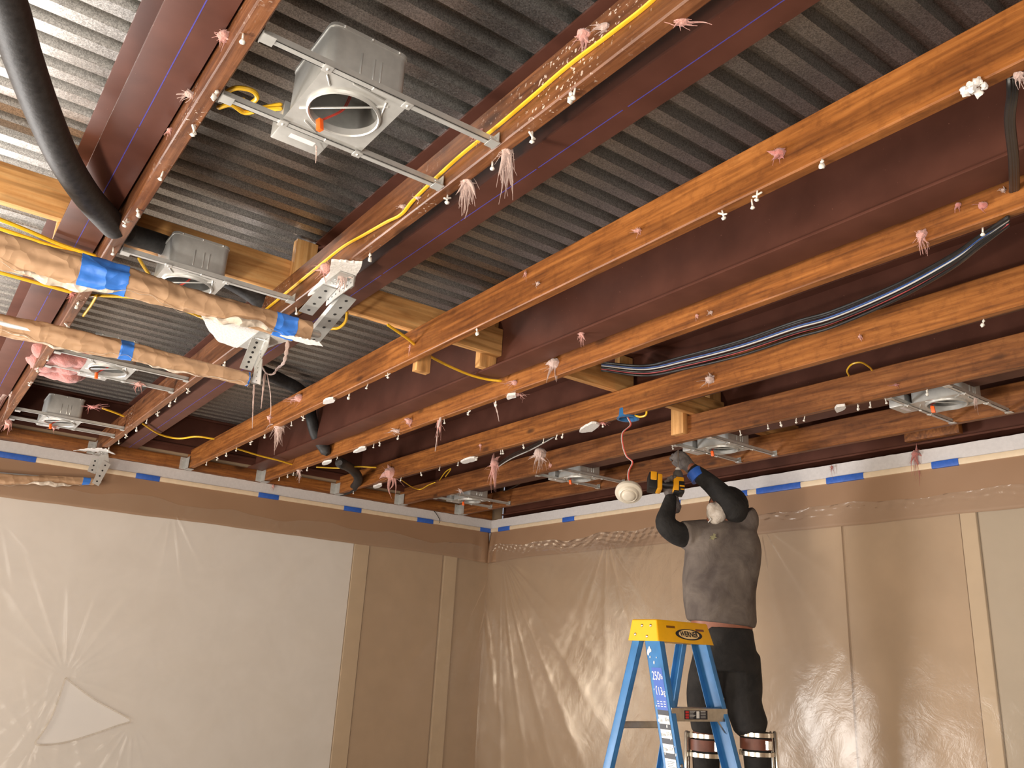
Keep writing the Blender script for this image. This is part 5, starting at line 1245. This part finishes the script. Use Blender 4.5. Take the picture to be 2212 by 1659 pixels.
# impact driver
dc = P(1464, 1045, -0.03); dtop = P(1464, 1021, -0.025)
dr = thing('impact_driver', dc, 'yellow and black cordless driver pointing upward in the gloved right hand', 'power tool')
axd = (screw_tip-dc).normalized(); sx_ = (Rw-axd*Rw.dot(axd)).normalized(); fy_ = axd.cross(sx_)
def db(mb, u0, u1, v0, v1, w0, w1, c=0.006):
    mb.obox(dc+sx_*u0+fy_*v0+axd*w0, sx_*(u1-u0), fy_*(v1-v0), axd*(w1-w0), c); return mb
db(MB(), -0.028, 0.030, -0.030, 0.030, -0.060, 0.032, 0.010).build('motor_housing', DRY, dr)
m_ = MB(); db(m_, 0.000, 0.0325, -0.034, 0.034, -0.062, 0.005, 0.006); db(m_, -0.026, 0.030, -0.032, 0.032, -0.066, -0.052, 0.005); m_.build('rubber_grip', DRB, dr)
m_ = MB(); db(m_, 0.004, 0.031, -0.0355, -0.0345, -0.030, -0.022, 0); db(m_, 0.010, 0.028, -0.0355, -0.0345, -0.048, -0.042, 0); m_.build('side_mark', DRY, dr)
MB().tube([dc+axd*0.032, dc+axd*0.066, dc+axd*0.078], [0.030, 0.026, 0.018], 20, cap=False).build('gear_nose', DRG, dr)
MB().tube([dc+axd*0.078, dc+axd*0.090, dc+axd*0.098], [0.015, 0.015, 0.009], 16, cap=False).build('chuck', INKW, dr)
MB().tube([dc+axd*0.095, screw_tip-axd*0.012], [0.0035, 0.003], 10).build('driver_bit', CHROME, dr)
hd = dc-sx_*0.028-axd*0.012
MB().tube(spline([hd+sx_*0.01, hd-sx_*0.035-axd*0.003, hd-sx_*0.075]), 0.021, 16, ref=axd).build('handle', DRB, dr)
m_ = MB(); db(m_, -0.165, -0.118, -0.040, 0.040, -0.058, 0.038, 0.007); m_.build('battery', DRB, dr)
m_ = MB(); db(m_, -0.120, -0.090, -0.036, 0.036, -0.060, 0.034, 0.009); db(m_, -0.158, -0.122, -0.0415, 0.0415, -0.012, 0.041, 0.006); m_.build('battery_base', DRY, dr)

# drywall stilts
def stilt(kn, sgn, label):
    base = Vector((kn.x, kn.y, 0)); t = thing('drywall_stilt', base, label, 'stilt', 'pair of drywall stilts')
    az = 0.80; out = Rw*sgn; q = kn-Zw*0.075
    # cuff ring plates
    for dz in (0.045, -0.045):
        rs = []
        for r, h in ((0.088, 0.010), (0.088, -0.010)): rs.append([q+Rw*(r*math.cos(2*math.pi*k/30))+Fw*(r*math.sin(2*math.pi*k/30))+Zw*(dz+h) for k in range(30)])
        rs2 = [[q+(Vector(p)-q-Zw*(dz+h))*0.96+Zw*(dz+h) for p in r_] for r_, h in zip(rs, (0.010, -0.010))]
        MB().rings([rs[0], rs[1], rs2[1], rs2[0], rs[0]], close=False).build('cuff_hoop', CHROME, t)
    rs = [[q+Rw*(0.080*math.cos(2*math.pi*k/30))+Fw*(0.080*math.sin(2*math.pi*k/30))+Zw*h for k in range(30)] for h in (0.026, -0.026)]
    MB().rings(rs, close=False).build('leather_strap', LEATH, t)
    MB().box(tuple(q+Rw*0-Vector((0.098, 0.0, 0.02))), tuple(q-Vector((0.084, -0.03, -0.02)))).build('strap_buckle', CHROME, t)
    top_ = q+out*0.098+Zw*0.055; MB().tube([top_, base+out*0.11+Zw*az], 0.012, 14).build('outer_post', CHROME, t)
    MB().tube([top_-out*0.015+Fw*0.02, base+out*0.09+Zw*az+Fw*0.03], 0.008, 12).build('brace_rod', CHROME, t)
    an = Vector((kn.x, kn.y, az))
    mb = MB(); mb.obox(base+Zw*(az-0.03)-Rw*0.06-Fw*0.17, Rw*0.17 if sgn > 0 else Rw*0.12, Fw*0.30, Zw*0.02, 0.003); mb.build('foot_plate', ALU, t)
    for f in (-0.11, 0.08): MB().tube([base+Zw*(az-0.03)+Fw*f, base+Zw*0.05+Fw*f], 0.013, 12).build('leg_tube', ALU, t)
    MB().obox(base-Rw*0.05-Fw*0.15, Rw*0.10, Fw*0.28, Zw*0.045, 0.008).build('rubber_sole', DRB, t)
    bt = MB(); bt.tube(spline([an+Zw*0.10, an+Zw*0.05, an+Zw*0.035-Fw*0.08, an+Zw*0.03-Fw*0.15]), [0.055]*10+[0.055, 0.052, 0.05, 0.048, 0.046, 0.045, 0.044, 0.043, 0.042, 0.042, 0.04, 0.038, 0.036, 0.034, 0.032][:15], 16)
    return bt
def stilt_all(kn, sgn, label):
    bt = stilt(kn, sgn, label); bt.build('work_boot', LEATH, man, mods=[remesh(0.01, 3)])
stilt_all(kneeL, -1, 'drywall stilt with a brown strap on the leg behind the ladder')
stilt_all(kneeR, 1, 'drywall stilt with bright hoops and outer post, right of the ladder')

# out-of-view lamp, added to brighten the deck and bars at upper left
wl = thing('added_lamp', (1.9, 1.0, 0), 'added unseen yellow lamp on a low stand left of the camera', 'lamp')
MB().box((1.74, 0.88, 0.60), (2.06, 1.04, 0.735), 0.01).build('lamp_head', DRY, wl)
MB().tube([(1.9, 0.98, 0.02), (1.9, 0.98, 0.62)], 0.015, 12).build('stand', DRB, wl)
MB().box((1.72, 0.82, 0), (2.08, 1.14, 0.03), 0.006).build('base', DRB, wl)

for o in COL.objects:
    if '_w' in o: del o['_w']
